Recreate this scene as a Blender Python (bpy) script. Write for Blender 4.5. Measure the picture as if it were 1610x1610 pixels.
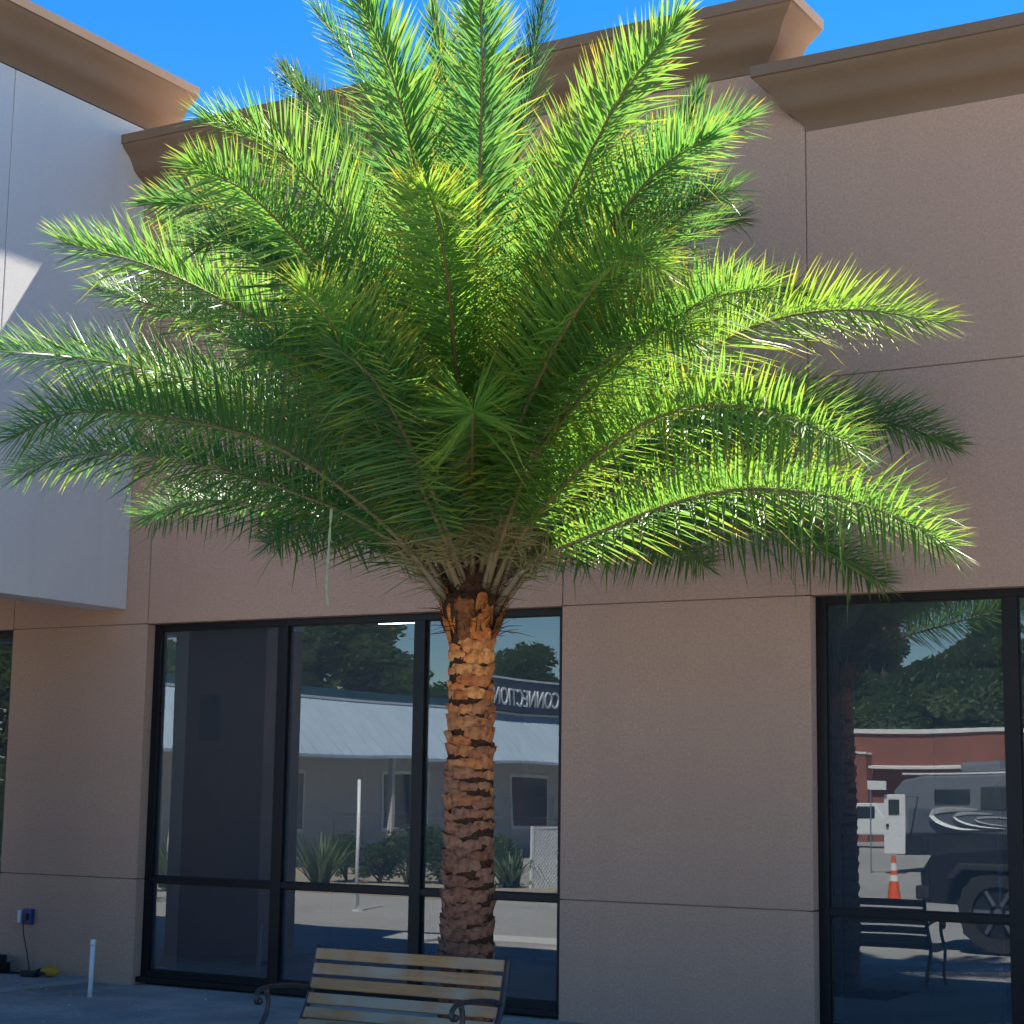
import bpy, bmesh, math, random
from mathutils import Vector, Matrix
R_ = math.radians
random.seed(7)
for o in list(bpy.data.objects): bpy.data.objects.remove(o)
scene = bpy.context.scene
col = scene.collection

# ---------------------------------------------------------------- camera
D, H, F = 13.6, 1.8686, 2887.28            # metres to facade, eye height, focal length in photo pixels (1610 wide)
YAW, PITCH, ROLL = R_(-30.32834), R_(8.58792), R_(0.80292)
_cy, _sy, _cp, _sp = math.cos(YAW), math.sin(YAW), math.cos(PITCH), math.sin(PITCH)
CW = Vector((_sy*_cp, _cy*_cp, _sp)); _r = Vector((_cy, -_sy, 0)); _u = _r.cross(CW)
CR = math.cos(ROLL)*_r + math.sin(ROLL)*_u; CU = -math.sin(ROLL)*_r + math.cos(ROLL)*_u
CAM = Vector((0, -D, H))
cd = bpy.data.cameras.new('camera'); cam = bpy.data.objects.new('camera', cd); col.objects.link(cam)
cam.matrix_world = Matrix(((CR.x, CU.x, -CW.x, CAM.x), (CR.y, CU.y, -CW.y, CAM.y), (CR.z, CU.z, -CW.z, CAM.z), (0, 0, 0, 1)))
cd.sensor_width = 36; cd.lens = F/1610*36; cd.clip_start = 0.1; cd.clip_end = 2000
scene.camera = cam
def ray(x, y): return CW + (x-805)/F*CR - (y-805)/F*CU
def at_depth(x, y, dep): return CAM + ray(x, y)*dep
def at_y(x, y, Y): d = ray(x, y); return CAM + d*((Y+D)/d.y)

# ---------------------------------------------------------------- world, sun, exposure
SUN_AZ, SUN_EL = R_(15.9), R_(57.2)        # azimuth from +Y towards +X
wd = bpy.data.worlds.new('World'); scene.world = wd; wd.use_nodes = True
nt = wd.node_tree; bg = nt.nodes['Background']
sky = nt.nodes.new('ShaderNodeTexSky'); sky.sky_type = 'NISHITA'; sky.sun_disc = False
sky.sun_elevation = SUN_EL; sky.sun_rotation = SUN_AZ
sky.air_density = 1.0; sky.dust_density = 0.0; sky.ozone_density = 3.0; sky.altitude = 0
hs = nt.nodes.new('ShaderNodeHueSaturation'); hs.inputs['Saturation'].default_value = 1.42; hs.inputs['Hue'].default_value = .507
nt.links.new(sky.outputs[0], hs.inputs['Color']); nt.links.new(hs.outputs[0], bg.inputs['Color'])
bg.inputs['Strength'].default_value = 0.062
sl = bpy.data.lights.new('sun', 'SUN'); sl.energy = 5.0; sl.angle = R_(0.53); sl.color = (1.0, 0.92, 0.80)
so = bpy.data.objects.new('sun', sl); col.objects.link(so)
SUNV = Vector((math.sin(SUN_AZ)*math.cos(SUN_EL), math.cos(SUN_AZ)*math.cos(SUN_EL), math.sin(SUN_EL)))
so.rotation_euler = SUNV.to_track_quat('Z', 'Y').to_euler(); so.location = (0, 0, 30)
scene.cycles.max_bounces = 7; scene.cycles.diffuse_bounces = 4; scene.cycles.glossy_bounces = 3; scene.cycles.transmission_bounces = 3
scene.view_settings.view_transform = 'Standard'; scene.view_settings.look = 'None'
scene.view_settings.exposure = 1.74; scene.view_settings.gamma = 1.0

# ---------------------------------------------------------------- materials
def mat(name, base=(.5, .5, .5), rough=.6, metal=0, spec=.5, var=None, scale=8, bump=0, bscale=60, bdist=.01, var2=None, scale2=.6, fac2=.5, detail=6, coords='Object', streak=None):
    m = bpy.data.materials.new(name); m.use_nodes = True; t = m.node_tree; b = t.nodes['Principled BSDF']
    b.inputs['Base Color'].default_value = (*base, 1); b.inputs['Roughness'].default_value = rough
    b.inputs['Metallic'].default_value = metal; b.inputs['Specular IOR Level'].default_value = spec
    N, L = t.nodes.new, t.links.new
    tc = N('ShaderNodeTexCoord'); out = None
    if var:
        n = N('ShaderNodeTexNoise'); n.inputs['Scale'].default_value = scale; n.inputs['Detail'].default_value = detail
        L(tc.outputs[coords], n.inputs['Vector'])
        r = N('ShaderNodeMapRange'); r.inputs[1].default_value = .3; r.inputs[2].default_value = .7; L(n.outputs[0], r.inputs[0])
        x = N('ShaderNodeMix'); x.data_type = 'RGBA'; x.inputs[6].default_value = (*base, 1); x.inputs[7].default_value = (*var, 1)
        L(r.outputs[0], x.inputs[0]); out = x.outputs[2]
        if var2:
            n2 = N('ShaderNodeTexNoise'); n2.inputs['Scale'].default_value = scale2; n2.inputs['Detail'].default_value = 5; n2.inputs['Roughness'].default_value = .65
            L(tc.outputs[coords], n2.inputs['Vector'])
            r2 = N('ShaderNodeMapRange'); r2.inputs[1].default_value = .42; r2.inputs[2].default_value = .72; r2.inputs[4].default_value = fac2; L(n2.outputs[0], r2.inputs[0])
            x2 = N('ShaderNodeMix'); x2.data_type = 'RGBA'; L(out, x2.inputs[6]); x2.inputs[7].default_value = (*var2, 1); L(r2.outputs[0], x2.inputs[0]); out = x2.outputs[2]
        if streak:      # faint rain streaks
            mp = N('ShaderNodeMapping'); mp.inputs['Scale'].default_value = (3.2, 3.2, .16); L(tc.outputs[coords], mp.inputs[0])
            n3 = N('ShaderNodeTexNoise'); n3.inputs['Scale'].default_value = 1; n3.inputs['Detail'].default_value = 4; L(mp.outputs[0], n3.inputs['Vector'])
            r3 = N('ShaderNodeMapRange'); r3.inputs[1].default_value = .52; r3.inputs[2].default_value = .78; r3.inputs[4].default_value = .38; L(n3.outputs[0], r3.inputs[0])
            x3 = N('ShaderNodeMix'); x3.data_type = 'RGBA'; L(out, x3.inputs[6]); x3.inputs[7].default_value = (*streak, 1); L(r3.outputs[0], x3.inputs[0]); out = x3.outputs[2]
        L(out, b.inputs['Base Color'])
    if bump:
        n = N('ShaderNodeTexNoise'); n.inputs['Scale'].default_value = bscale; n.inputs['Detail'].default_value = 4; L(tc.outputs[coords], n.inputs['Vector'])
        bp = N('ShaderNodeBump'); bp.inputs['Strength'].default_value = bump; bp.inputs['Distance'].default_value = bdist
        L(n.outputs[0], bp.inputs['Height']); L(bp.outputs[0], b.inputs['Normal'])
    return m
M = {}
M['stucco'] = mat('stucco_tan', (.59, .382, .278), .85, spec=.25, var=(.46, .29, .205), scale=48, bump=.9, bscale=60, bdist=.010, var2=(.45, .29, .21), scale2=.45, fac2=.5, streak=(.44, .285, .21))
M['joint'] = mat('joint_sealant', (.24, .15, .12), .8)
M['cornice'] = mat('cornice_paint', (.235, .155, .105), .75, spec=.3, var=(.21, .135, .09), scale=70, bump=.4, bscale=120, bdist=.005, var2=(.18, .118, .08), scale2=.8, fac2=.5, streak=(.18, .12, .085))
M['white'] = mat('stucco_white', (.73, .71, .685), .85, spec=.25, var=(.68, .66, .64), scale=55, bump=.4, bscale=120, bdist=.006, var2=(.58, .565, .55), scale2=.5, fac2=.35, streak=(.57, .555, .54))
M['wjoint'] = mat('white_joint', (.33, .32, .31), .8)
M['frame'] = mat('window_frame_metal', (.006, .0065, .009), .42, spec=.3, var=(.009, .0095, .012), scale=5)
M['gasket'] = mat('gasket', (.008, .008, .009), .6)
M['concrete'] = mat('concrete', (.46, .43, .39), .9, spec=.2, var=(.35, .33, .30), scale=14, bump=.5, bscale=90, bdist=.008, var2=(.17, .165, .16), scale2=.9, fac2=.8)
M['porch'] = mat('porch_concrete', (.42, .41, .39), .85, spec=.2, var=(.36, .355, .34), scale=20, bump=.25, bscale=110, bdist=.004, var2=(.27, .27, .26), scale2=1.4, fac2=.6)
M['asphalt'] = mat('asphalt', (.33, .315, .29), .92, spec=.2, var=(.28, .265, .245), scale=3, bump=.4, bscale=70, bdist=.01, var2=(.38, .365, .34), scale2=.15, fac2=.8)
M['curb'] = mat('curb_concrete', (.55, .54, .5), .85, var=(.47, .46, .43), scale=10, bump=.3, bscale=60)
M['mulch'] = mat('mulch', (.10, .055, .032), .95, spec=.1, var=(.05, .028, .018), scale=35, bump=1, bscale=45, bdist=.03)
M['sand'] = mat('sand', (.36, .31, .24), .95, spec=.1, var=(.29, .25, .19), scale=12, bump=.4, bscale=50)
M['roof'] = mat('roof_membrane', (.62, .55, .45), .9, var=(.55, .49, .4), scale=3)
M['drywall'] = mat('interior_paint', (.55, .56, .58), .8, var=(.5, .51, .53), scale=4)
M['taupe'] = mat('interior_taupe', (.22, .175, .15), .85, var=(.2, .16, .135), scale=4)
M['carpet'] = mat('interior_floor', (.13, .13, .14), .7, var=(.10, .10, .11), scale=30)
M['navy'] = mat('partition_fabric', (.035, .055, .085), .9, var=(.03, .045, .07), scale=40)
M['black'] = mat('black_plastic', (.012, .012, .014), .4, var=(.018, .018, .02), scale=12)
M['rubber'] = mat('rubber', (.018, .018, .019), .85, var=(.03, .029, .028), scale=18, bump=.3, bscale=50)
M['iron'] = mat('cast_iron_paint', (.018, .02, .026), .45, spec=.5, var=(.03, .03, .035), scale=25, bump=.25, bscale=80, bdist=.003)
M['pvc'] = mat('white_pvc', (.75, .76, .76), .4, var=(.66, .66, .64), scale=14)
M['bluebox'] = mat('blue_box_plastic', (.02, .06, .22), .4, var=(.015, .045, .17), scale=20)
M['yellow'] = mat('yellow_plastic', (.62, .33, .015), .42, var=(.5, .26, .012), scale=20)
M['cutboot'] = None

def wood(name, a, b):
    m = bpy.data.materials.new(name); m.use_nodes = True; t = m.node_tree; bs = t.nodes['Principled BSDF']; N, L = t.nodes.new, t.links.new
    tc = N('ShaderNodeTexCoord'); mp = N('ShaderNodeMapping'); mp.inputs['Scale'].default_value = (1.6, 26, 26); L(tc.outputs['Object'], mp.inputs[0])
    oi = N('ShaderNodeObjectInfo')
    ad = N('ShaderNodeVectorMath'); ad.operation = 'ADD'; L(mp.outputs[0], ad.inputs[0])
    mu = N('ShaderNodeMath'); mu.operation = 'MULTIPLY'; mu.inputs[1].default_value = 37; L(oi.outputs['Random'], mu.inputs[0]); L(mu.outputs[0], ad.inputs[1])
    n = N('ShaderNodeTexNoise'); n.inputs['Scale'].default_value = 2.2; n.inputs['Detail'].default_value = 8; n.inputs['Roughness'].default_value = .7; L(ad.outputs[0], n.inputs['Vector'])
    mr = N('ShaderNodeMapRange'); mr.inputs[1].default_value = .32; mr.inputs[2].default_value = .68; L(n.outputs[0], mr.inputs[0])
    x = N('ShaderNodeMix'); x.data_type = 'RGBA'; x.inputs[6].default_value = (*a, 1); x.inputs[7].default_value = (*b, 1); L(mr.outputs[0], x.inputs[0])
    # bleached patches where the varnish has worn away
    n2 = N('ShaderNodeTexNoise'); n2.inputs['Scale'].default_value = 3.0; n2.inputs['Detail'].default_value = 5
    mp2 = N('ShaderNodeMapping'); mp2.inputs['Scale'].default_value = (1, 4, 4); L(ad.outputs[0], mp2.inputs[0]); 
    ad2 = N('ShaderNodeVectorMath'); ad2.operation = 'ADD'; L(tc.outputs['Object'], ad2.inputs[0]); L(mu.outputs[0], ad2.inputs[1]); L(ad2.outputs[0], n2.inputs['Vector'])
    mr2 = N('ShaderNodeMapRange'); mr2.inputs[1].default_value = .42; mr2.inputs[2].default_value = .60; L(n2.outputs[0], mr2.inputs[0])
    x2 = N('ShaderNodeMix'); x2.data_type = 'RGBA'; L(x.outputs[2], x2.inputs[6]); x2.inputs[7].default_value = (.36, .29, .19, 1); L(mr2.outputs[0], x2.inputs[0])
    L(x2.outputs[2], bs.inputs['Base Color']); bs.inputs['Roughness'].default_value = .6
    bp = N('ShaderNodeBump'); bp.inputs['Strength'].default_value = .3; bp.inputs['Distance'].default_value = .003; L(n.outputs[0], bp.inputs['Height']); L(bp.outputs[0], bs.inputs['Normal'])
    return m
M['slat'] = wood('weathered_slat', (.47, .24, .075), (.30, .155, .055))

def glass_mat():
    m = bpy.data.materials.new('tinted_glass'); m.use_nodes = True; t = m.node_tree; N, L = t.nodes.new, t.links.new
    for n in list(t.nodes): t.nodes.remove(n)
    out = N('ShaderNodeOutputMaterial'); mx = N('ShaderNodeMixShader'); tr = N('ShaderNodeBsdfTransparent'); gl = N('ShaderNodeBsdfGlossy'); fr = N('ShaderNodeFresnel')
    tr.inputs[0].default_value = (.42, .50, .56, 1); gl.inputs[0].default_value = (.86, .95, 1.0, 1); gl.inputs['Roughness'].default_value = 0.0; fr.inputs[0].default_value = 2.35
    tc = N('ShaderNodeTexCoord'); oi = N('ShaderNodeObjectInfo'); mu = N('ShaderNodeMath'); mu.operation = 'MULTIPLY'; mu.inputs[1].default_value = 50; L(oi.outputs['Random'], mu.inputs[0])
    ad = N('ShaderNodeVectorMath'); ad.operation = 'ADD'; L(tc.outputs['Object'], ad.inputs[0]); L(mu.outputs[0], ad.inputs[1])
    n = N('ShaderNodeTexNoise'); n.inputs['Scale'].default_value = .9; n.inputs['Detail'].default_value = 1.0; L(ad.outputs[0], n.inputs['Vector'])
    bp = N('ShaderNodeBump'); bp.inputs['Strength'].default_value = 1.0; bp.inputs['Distance'].default_value = .0012; L(n.outputs[0], bp.inputs['Height'])
    L(bp.outputs[0], gl.inputs['Normal']); L(fr.outputs[0], mx.inputs[0]); L(tr.outputs[0], mx.inputs[1]); L(gl.outputs[0], mx.inputs[2]); df = N('ShaderNodeBsdfDiffuse'); df.inputs[0].default_value = (.34, .47, .62, 1); m2 = N('ShaderNodeMixShader'); m2.inputs[0].default_value = .08
    L(mx.outputs[0], m2.inputs[1]); L(df.outputs[0], m2.inputs[2]); L(m2.outputs[0], out.inputs[0])
    return m
M['glass'] = glass_mat()

def leaf_mat(name, g1, g2, yel, trans, tcol, rough=.32, tipw=.0):
    m = bpy.data.materials.new(name); m.use_nodes = True; t = m.node_tree; N, L = t.nodes.new, t.links.new
    b = t.nodes['Principled BSDF']; out = t.nodes['Material Output']
    a = N('ShaderNodeAttribute'); a.attribute_name = 'rnd'; tp = N('ShaderNodeAttribute'); tp.attribute_name = 'tip'
    x = N('ShaderNodeMix'); x.data_type = 'RGBA'; x.inputs[6].default_value = (*g1, 1); x.inputs[7].default_value = (*g2, 1); L(a.outputs['Fac'], x.inputs[0])
    x2 = N('ShaderNodeMix'); x2.data_type = 'RGBA'; L(x.outputs[2], x2.inputs[6]); x2.inputs[7].default_value = (*yel, 1); L(tp.outputs['Fac'], x2.inputs[0])
    L(x2.outputs[2], b.inputs['Base Color']); b.inputs['Roughness'].default_value = rough; b.inputs['Specular IOR Level'].default_value = .75; b.inputs['Coat Weight'].default_value = .4; b.inputs['Coat Roughness'].default_value = .28
    tl = N('ShaderNodeBsdfTranslucent')
    x3 = N('ShaderNodeMix'); x3.data_type = 'RGBA'; xt = N('ShaderNodeMix'); xt.data_type = 'RGBA'; xt.inputs[6].default_value = (tcol[0]*.42, tcol[1]*.66, tcol[2]*1.3, 1); xt.inputs[7].default_value = (tcol[0]*1.2, tcol[1]*1.1, tcol[2]*.9, 1); L(a.outputs['Fac'], xt.inputs[0]); L(xt.outputs[2], x3.inputs[6]); x3.inputs[7].default_value = (yel[0]*1.4, yel[1]*1.3, yel[2], 1); L(tp.outputs['Fac'], x3.inputs[0]); L(x3.outputs[2], tl.inputs[0])
    mx = N('ShaderNodeMixShader'); mx.inputs[0].default_value = trans; L(b.outputs[0], mx.inputs[1]); L(tl.outputs[0], mx.inputs[2]); L(mx.outputs[0], out.inputs[0])
    return m
M['palm'] = leaf_mat('palm_leaflet', (.034, .125, .046), (.10, .235, .045), (.52, .38, .03), .50, (.25, .47, .055), .42)
M['tree'] = leaf_mat('tree_leaf', (.065, .125, .05), (.14, .19, .07), (.2, .2, .05), .3, (.18, .26, .06), .55)
M['bark'] = mat('bark', (.16, .115, .08), .95, var=(.09, .065, .05), scale=12, bump=.8, bscale=30, bdist=.03)
M['rachis'] = mat('frond_rachis', (.22, .145, .065), .5, var=(.15, .125, .06), scale=5)
M['petiole'] = mat('frond_petiole', (.20, .155, .09), .6, var=(.13, .10, .06), scale=14)
M['spine'] = mat('frond_spine', (.24, .19, .07), .5, var=(.14, .16, .05), scale=20)
M['fibre'] = mat('trunk_fibre', (.085, .042, .024), .95, spec=.1, var=(.045, .022, .014), scale=30, bump=1, bscale=60, bdist=.02)
def boot_mat():
    m = mat('leaf_boot', (.3, .2, .1), .8, spec=.25, var=(.2, .1, .05), scale=16, bump=.7, bscale=45, bdist=.012)
    t = m.node_tree; N, L = t.nodes.new, t.links.new; b = t.nodes['Principled BSDF']
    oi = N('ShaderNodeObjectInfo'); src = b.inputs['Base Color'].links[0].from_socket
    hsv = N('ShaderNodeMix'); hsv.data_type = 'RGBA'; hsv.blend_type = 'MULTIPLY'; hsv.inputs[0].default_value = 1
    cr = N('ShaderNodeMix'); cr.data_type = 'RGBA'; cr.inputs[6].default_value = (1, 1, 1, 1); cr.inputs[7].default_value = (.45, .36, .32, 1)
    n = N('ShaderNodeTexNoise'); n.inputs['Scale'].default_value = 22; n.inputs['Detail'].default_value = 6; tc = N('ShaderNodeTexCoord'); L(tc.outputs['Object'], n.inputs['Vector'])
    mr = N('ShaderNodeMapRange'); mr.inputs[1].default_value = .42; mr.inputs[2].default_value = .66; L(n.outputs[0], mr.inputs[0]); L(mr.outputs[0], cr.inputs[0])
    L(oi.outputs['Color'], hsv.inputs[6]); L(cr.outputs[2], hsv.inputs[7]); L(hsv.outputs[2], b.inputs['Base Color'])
    return m
M['boot'] = boot_mat()
def emis(name, c, s):
    m = bpy.data.materials.new(name); m.use_nodes = True; b = m.node_tree.nodes['Principled BSDF']
    b.inputs['Base Color'].default_value = (.8, .8, .8, 1); b.inputs['Emission Color'].default_value = (*c, 1); b.inputs['Emission Strength'].default_value = s; return m

# ---------------------------------------------------------------- helpers
def tag(o, label=None, cat=None, group=None, kind=None):
    if label: o['label'] = label
    if cat: o['category'] = cat
    if group: o['group'] = group
    if kind: o['kind'] = kind
    return o
def empty(name, loc=(0, 0, 0), rz=0, **k):
    o = bpy.data.objects.new(name, None); o.location = loc; o.rotation_euler = (0, 0, rz); o.empty_display_size = .1; col.objects.link(o); return tag(o, **k)
def link(name, me, m, parent=None, loc=None):
    o = bpy.data.objects.new(name, me); col.objects.link(o)
    if m is not None and not me.materials: me.materials.append(m)
    if parent: o.parent = parent
    if loc is not None: o.location = loc
    return o
class MB:
    def __init__(s): s.v = []; s.f = []; s.mi = []; s.cur = 0; s.sharp = 0
    def add(s, vs, fs):
        n = len(s.v); s.v += [tuple(v) for v in vs]; s.f += [tuple(i+n for i in f) for f in fs]; s.mi += [s.cur]*len(fs); return s
    def box(s, x0, x1, y0, y1, z0, z1):
        return s.add([(x0,y0,z0),(x1,y0,z0),(x1,y1,z0),(x0,y1,z0),(x0,y0,z1),(x1,y0,z1),(x1,y1,z1),(x0,y1,z1)],
                     [(0,3,2,1),(4,5,6,7),(0,1,5,4),(1,2,6,5),(2,3,7,6),(3,0,4,7)])
    def tube(s, pts, rad, n=8, caps=True, flat=1.0):
        pts = [Vector(p) for p in pts]; k = len(pts)
        if not isinstance(rad, (list, tuple)): rad = [rad]*k
        rings = []; ref = None
        for i, p in enumerate(pts):
            t = (pts[min(i+1, k-1)]-pts[max(i-1, 0)]).normalized()
            if ref is None: ref = t.orthogonal().normalized()
            ref = (ref - t*ref.dot(t)).normalized(); b = t.cross(ref)
            rings.append([p + (ref*math.cos(a)+b*math.sin(a)*flat)*rad[i] for a in (2*math.pi*j/n for j in range(n))])
        vs = [v for r in rings for v in r]; fs = []
        for i in range(k-1):
            for j in range(n): fs.append((i*n+j, i*n+(j+1) % n, (i+1)*n+(j+1) % n, (i+1)*n+j))
        if caps: fs.append(tuple(range(n))[::-1]); fs.append(tuple((k-1)*n+j for j in range(n)))
        return s.add(vs, fs)
    def prism(s, prof, a0, a1, axis='x'):       # closed 2D profile extruded along an axis
        n = len(prof)
        def P(q, a): return (a, q[0], q[1]) if axis == 'x' else ((q[0], a, q[1]) if axis == 'y' else (q[0], q[1], a))
        vs = [P(q, a0) for q in prof]+[P(q, a1) for q in prof]
        fs = [tuple(range(n))[::-1], tuple(range(n, 2*n))]+[(i, (i+1) % n, n+(i+1) % n, n+i) for i in range(n)]
        return s.add(vs, fs)
    def build(s, name, m, parent=None, loc=None, smooth=False, bevel=0, kind=None, seg=2):
        me = bpy.data.meshes.new(name); me.from_pydata(s.v, [], s.f)
        bm = bmesh.new(); bm.from_mesh(me)
        if len(s.f) > 1: bmesh.ops.recalc_face_normals(bm, faces=bm.faces[:])
        if bevel: bmesh.ops.bevel(bm, geom=[e for e in bm.edges if len(e.link_faces) == 2 and e.calc_face_angle(0) > .5], offset=bevel, segments=seg, affect='EDGES', profile=.6, clamp_overlap=True)
        if s.sharp:
            for f_ in bm.faces: f_.smooth = True
            for e in bm.edges: e.smooth = not (len(e.link_faces) == 2 and e.calc_face_angle(0) > s.sharp)
        bm.to_mesh(me); bm.free()
        ms = m if isinstance(m, (list, tuple)) else [m]
        for q in ms: me.materials.append(q)
        if len(ms) > 1 and not bevel: me.polygons.foreach_set('material_index', s.mi)
        if smooth: me.shade_smooth()
        o = link(name, me, None, parent, loc)
        if kind: o['kind'] = kind
        return o
def catmull(pts, n):
    pts = [Vector(p) for p in pts]; P = [pts[0]*2-pts[1]]+pts+[pts[-1]*2-pts[-2]]; out = []
    for i in range(1, len(P)-2):
        for j in range(8):
            t = j/8; a, b, c, d = P[i-1], P[i], P[i+1], P[i+2]
            out.append(.5*((2*b)+(c-a)*t+(2*a-5*b+4*c-d)*t*t+(3*b-a-3*c+d)*t**3))
    out.append(pts[-1]); ln = [0]
    for a, b in zip(out, out[1:]): ln.append(ln[-1]+(b-a).length)
    res = []; k = 0
    for i in range(n):
        s = ln[-1]*i/(n-1)
        while k < len(ln)-2 and ln[k+1] < s: k += 1
        f = (s-ln[k])/max(ln[k+1]-ln[k], 1e-9); res.append(out[k].lerp(out[k+1], min(max(f, 0), 1)))
    return res, ln[-1]

# ================================================================ ground
m = MB(); m.add([(-500, -600, -.16), (400, -600, -.16), (400, 300, -.16), (-500, 300, -.16)], [(0, 1, 2, 3)]); tag(m.build('parking_lot', M['asphalt']), kind='structure')
# pavement apron in front of the facade, with a square tree pit cut out
PX, PY = -6.33, -3.28
m = MB()
for b in ((-11.95, PX-.62, -6.2, 1.0), (PX+.62, 6, -6.2, 1.0), (PX-.62, PX+.62, -6.2, PY-.5), (PX-.62, PX+.62, PY+.5, 1.0)): m.box(*b, -.6, 0)
tag(m.build('pavement', M['concrete']), kind='structure')
m = MB(); m.box(-12.56, -11.95, -6.2, 0, -.6, -.012); tag(m.build('pavement_edge', M['concrete']), kind='structure')
m = MB(); m.box(-24, -12.56, -6.4, .0, -.6, .025); tag(m.build('porch_slab', M['porch'], bevel=.012), kind='structure')
m = MB(); m.box(-12.56, 6, -6.95, -6.2, -.6, .004); tag(m.build('kerb', M['curb'], bevel=.02), kind='structure')
m = MB(); n_ = 22
for i in range(n_+1):
    for j in range(n_+1): m.v.append((PX-.62+1.24*i/n_, PY-.5+1.0*j/n_, -.05+random.uniform(0, .045)))
for i in range(n_):
    for j in range(n_): a = i*(n_+1)+j; m.f.append((a, a+n_+1, a+n_+2, a+1)); m.mi.append(0)
tag(m.build('tree_pit_mulch', M['mulch']), kind='structure')
# small stones and grit by the wall
m = MB()
for i in range(420):
    x = random.uniform(-13.6, -9.6); y = random.uniform(-3.4, -.03); r = random.uniform(.004, .013)*random.choice((.6, .8, 1, 1.3)); z = .025 if x < -12.56 else (-.012 if x < -11.95 else 0)
    ps = [Vector((random.gauss(0, 1), random.gauss(0, 1), random.gauss(0, .6))).normalized()*r for _ in range(4)]
    m.add([Vector((x, y, z+r*.4))+p for p in ps], [(0, 1, 2), (0, 2, 3), (0, 3, 1), (1, 3, 2)])
tag(m.build('grit', M['porch']), label='loose grit scattered on the paving by the wall', cat='grit', kind='stuff')

# ================================================================ building
B = empty('commercial_building', (-8, .3, 0), label='tan stucco commercial building with brown cornices and dark framed windows', cat='building'); 
BO = B.location.copy()
def bp(mb, name, m_, parent=B, **k):
    o = mb.build(name, m_, parent, **k)
    p = parent; off = Vector((0, 0, 0))
    while p: off += p.location; p = p.parent
    o.location = -off; return o
GAP = .005
xs = [-22, -18.43, -13.83, -12.04, -7.447, -5.228, -.62, 4.0]
zs = [-.3, .975, 3.412, 5.153, 7.806]
OPEN = {(1, 0), (1, 1), (3, 0), (3, 1), (5, 0), (5, 1)}
for i in range(len(xs)-1):
    for j in range(len(zs)-1):
        if (i, j) in OPEN: continue
        z1 = zs[j+1]
        if j == 3 and i >= 5: z1 = 7.3
        a, b_ = xs[i]+GAP, xs[i+1]-GAP
        if (i-1, j) in OPEN: a = xs[i]
        if (i+1, j) in OPEN: b_ = xs[i+1]
        zb = zs[j]+GAP if (i, j-1) not in OPEN else zs[j]
        mb = MB(); mb.box(a, b_, 0, .2, zb, z1-GAP); bp(mb, 'stucco_panel', M['stucco'], bevel=.004)
mb = MB()                                        # sealant recessed in the joints
for i in range(1, len(xs)-1):
    lo = 3.425 if (i, 0) in OPEN or (i-1, 0) in OPEN else -.3
    mb.box(xs[i]-.03, xs[i]+.03, .008, .19, lo, 7.2)
for j in (1, 2, 3):
    for i in range(len(xs)-1):
        if j == 1 and (i, 1) in OPEN: continue
        if j == 2 and (i, 1) in OPEN: continue
        mb.box(xs[i]+.04, xs[i+1]-.04, .0085, .188, zs[j]-.03, zs[j]+.03)
bp(mb, 'joint_sealant', M['joint'], kind='stuff')
# parapet behind the cornices and roof
mb = MB(); mb.box(-12.3, -5.57, .012, .32, 7.70, 8.29); bp(mb, 'parapet', M['cornice'])
mb = MB(); mb.box(-22, 4, .205, .32, 3.43, 7.69); bp(mb, 'inner_wall', M['drywall'])
mb = MB(); mb.box(-22, 4, .325, 41, 6.9, 7.05); bp(mb, 'roof', M['roof'])

_pr, _ = catmull([(0, .0, 0), (.006, .03, 0), (.034, .068, 0), (.092, .115, 0), (.150, .150, 0), (.192, .190, 0), (.222, .245, 0), (.262, .296, 0), (.312, .335, 0), (.352, .368, 0), (.366, .392, 0)], 26)
PROF = [(p.x, p.y) for p in _pr]+[(.389, .396), (.39, .487)]
def sweep(path_fn, prof, stations, top_in):
    """path_fn(k, out) -> (x, y) for station k; profile rows swept between the stations, closed on top"""
    mb = MB(); n = len(prof); rows = []
    for k in range(stations):
        rows.append([(*path_fn(k, o), z) for o, z in prof]+[(*path_fn(k, -top_in), prof[-1][1]), (*path_fn(k, -top_in), prof[0][1])])
    vs = [p for r in rows for p in r]; q = n+2; fs = []
    for k in range(stations-1):
        for i in range(q): fs.append((k*q+i, k*q+(i+1) % q, (k+1)*q+(i+1) % q, (k+1)*q+i))
    fs.append(tuple(range(q))); fs.append(tuple((stations-1)*q+i for i in range(q))[::-1])
    mb.sharp = .5; return mb.add(vs, fs)
def pz(z0): return [(o, z0+z) for o, z in PROF]
# middle bay: runs along the front, mitres round its right-hand end
XE = -5.568
def path_mid(k, o): return ((-12.318, -o), (XE+o, -o), (XE+o, .318))[k]
c = bp(sweep(path_mid, pz(7.806), 3, .0), 'cornice', M['cornice']); 
def path_right(k, o): return ((-5.223-o*.84, .10), (-5.223-o*.84, -o), (4.0, -o))[k]
c = bp(sweep(path_right, pz(7.215), 3, .0), 'cornice', M['cornice'])
mb = MB(); mb.box(-5.20, 4.0, .02, .318, 7.30, 7.70); bp(mb, 'parapet', M['cornice'])
mb = MB(); mb.box(-5.566, -5.21, .02, .3, 7.2, 7.69); bp(mb, 'parapet', M['stucco'])

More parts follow.
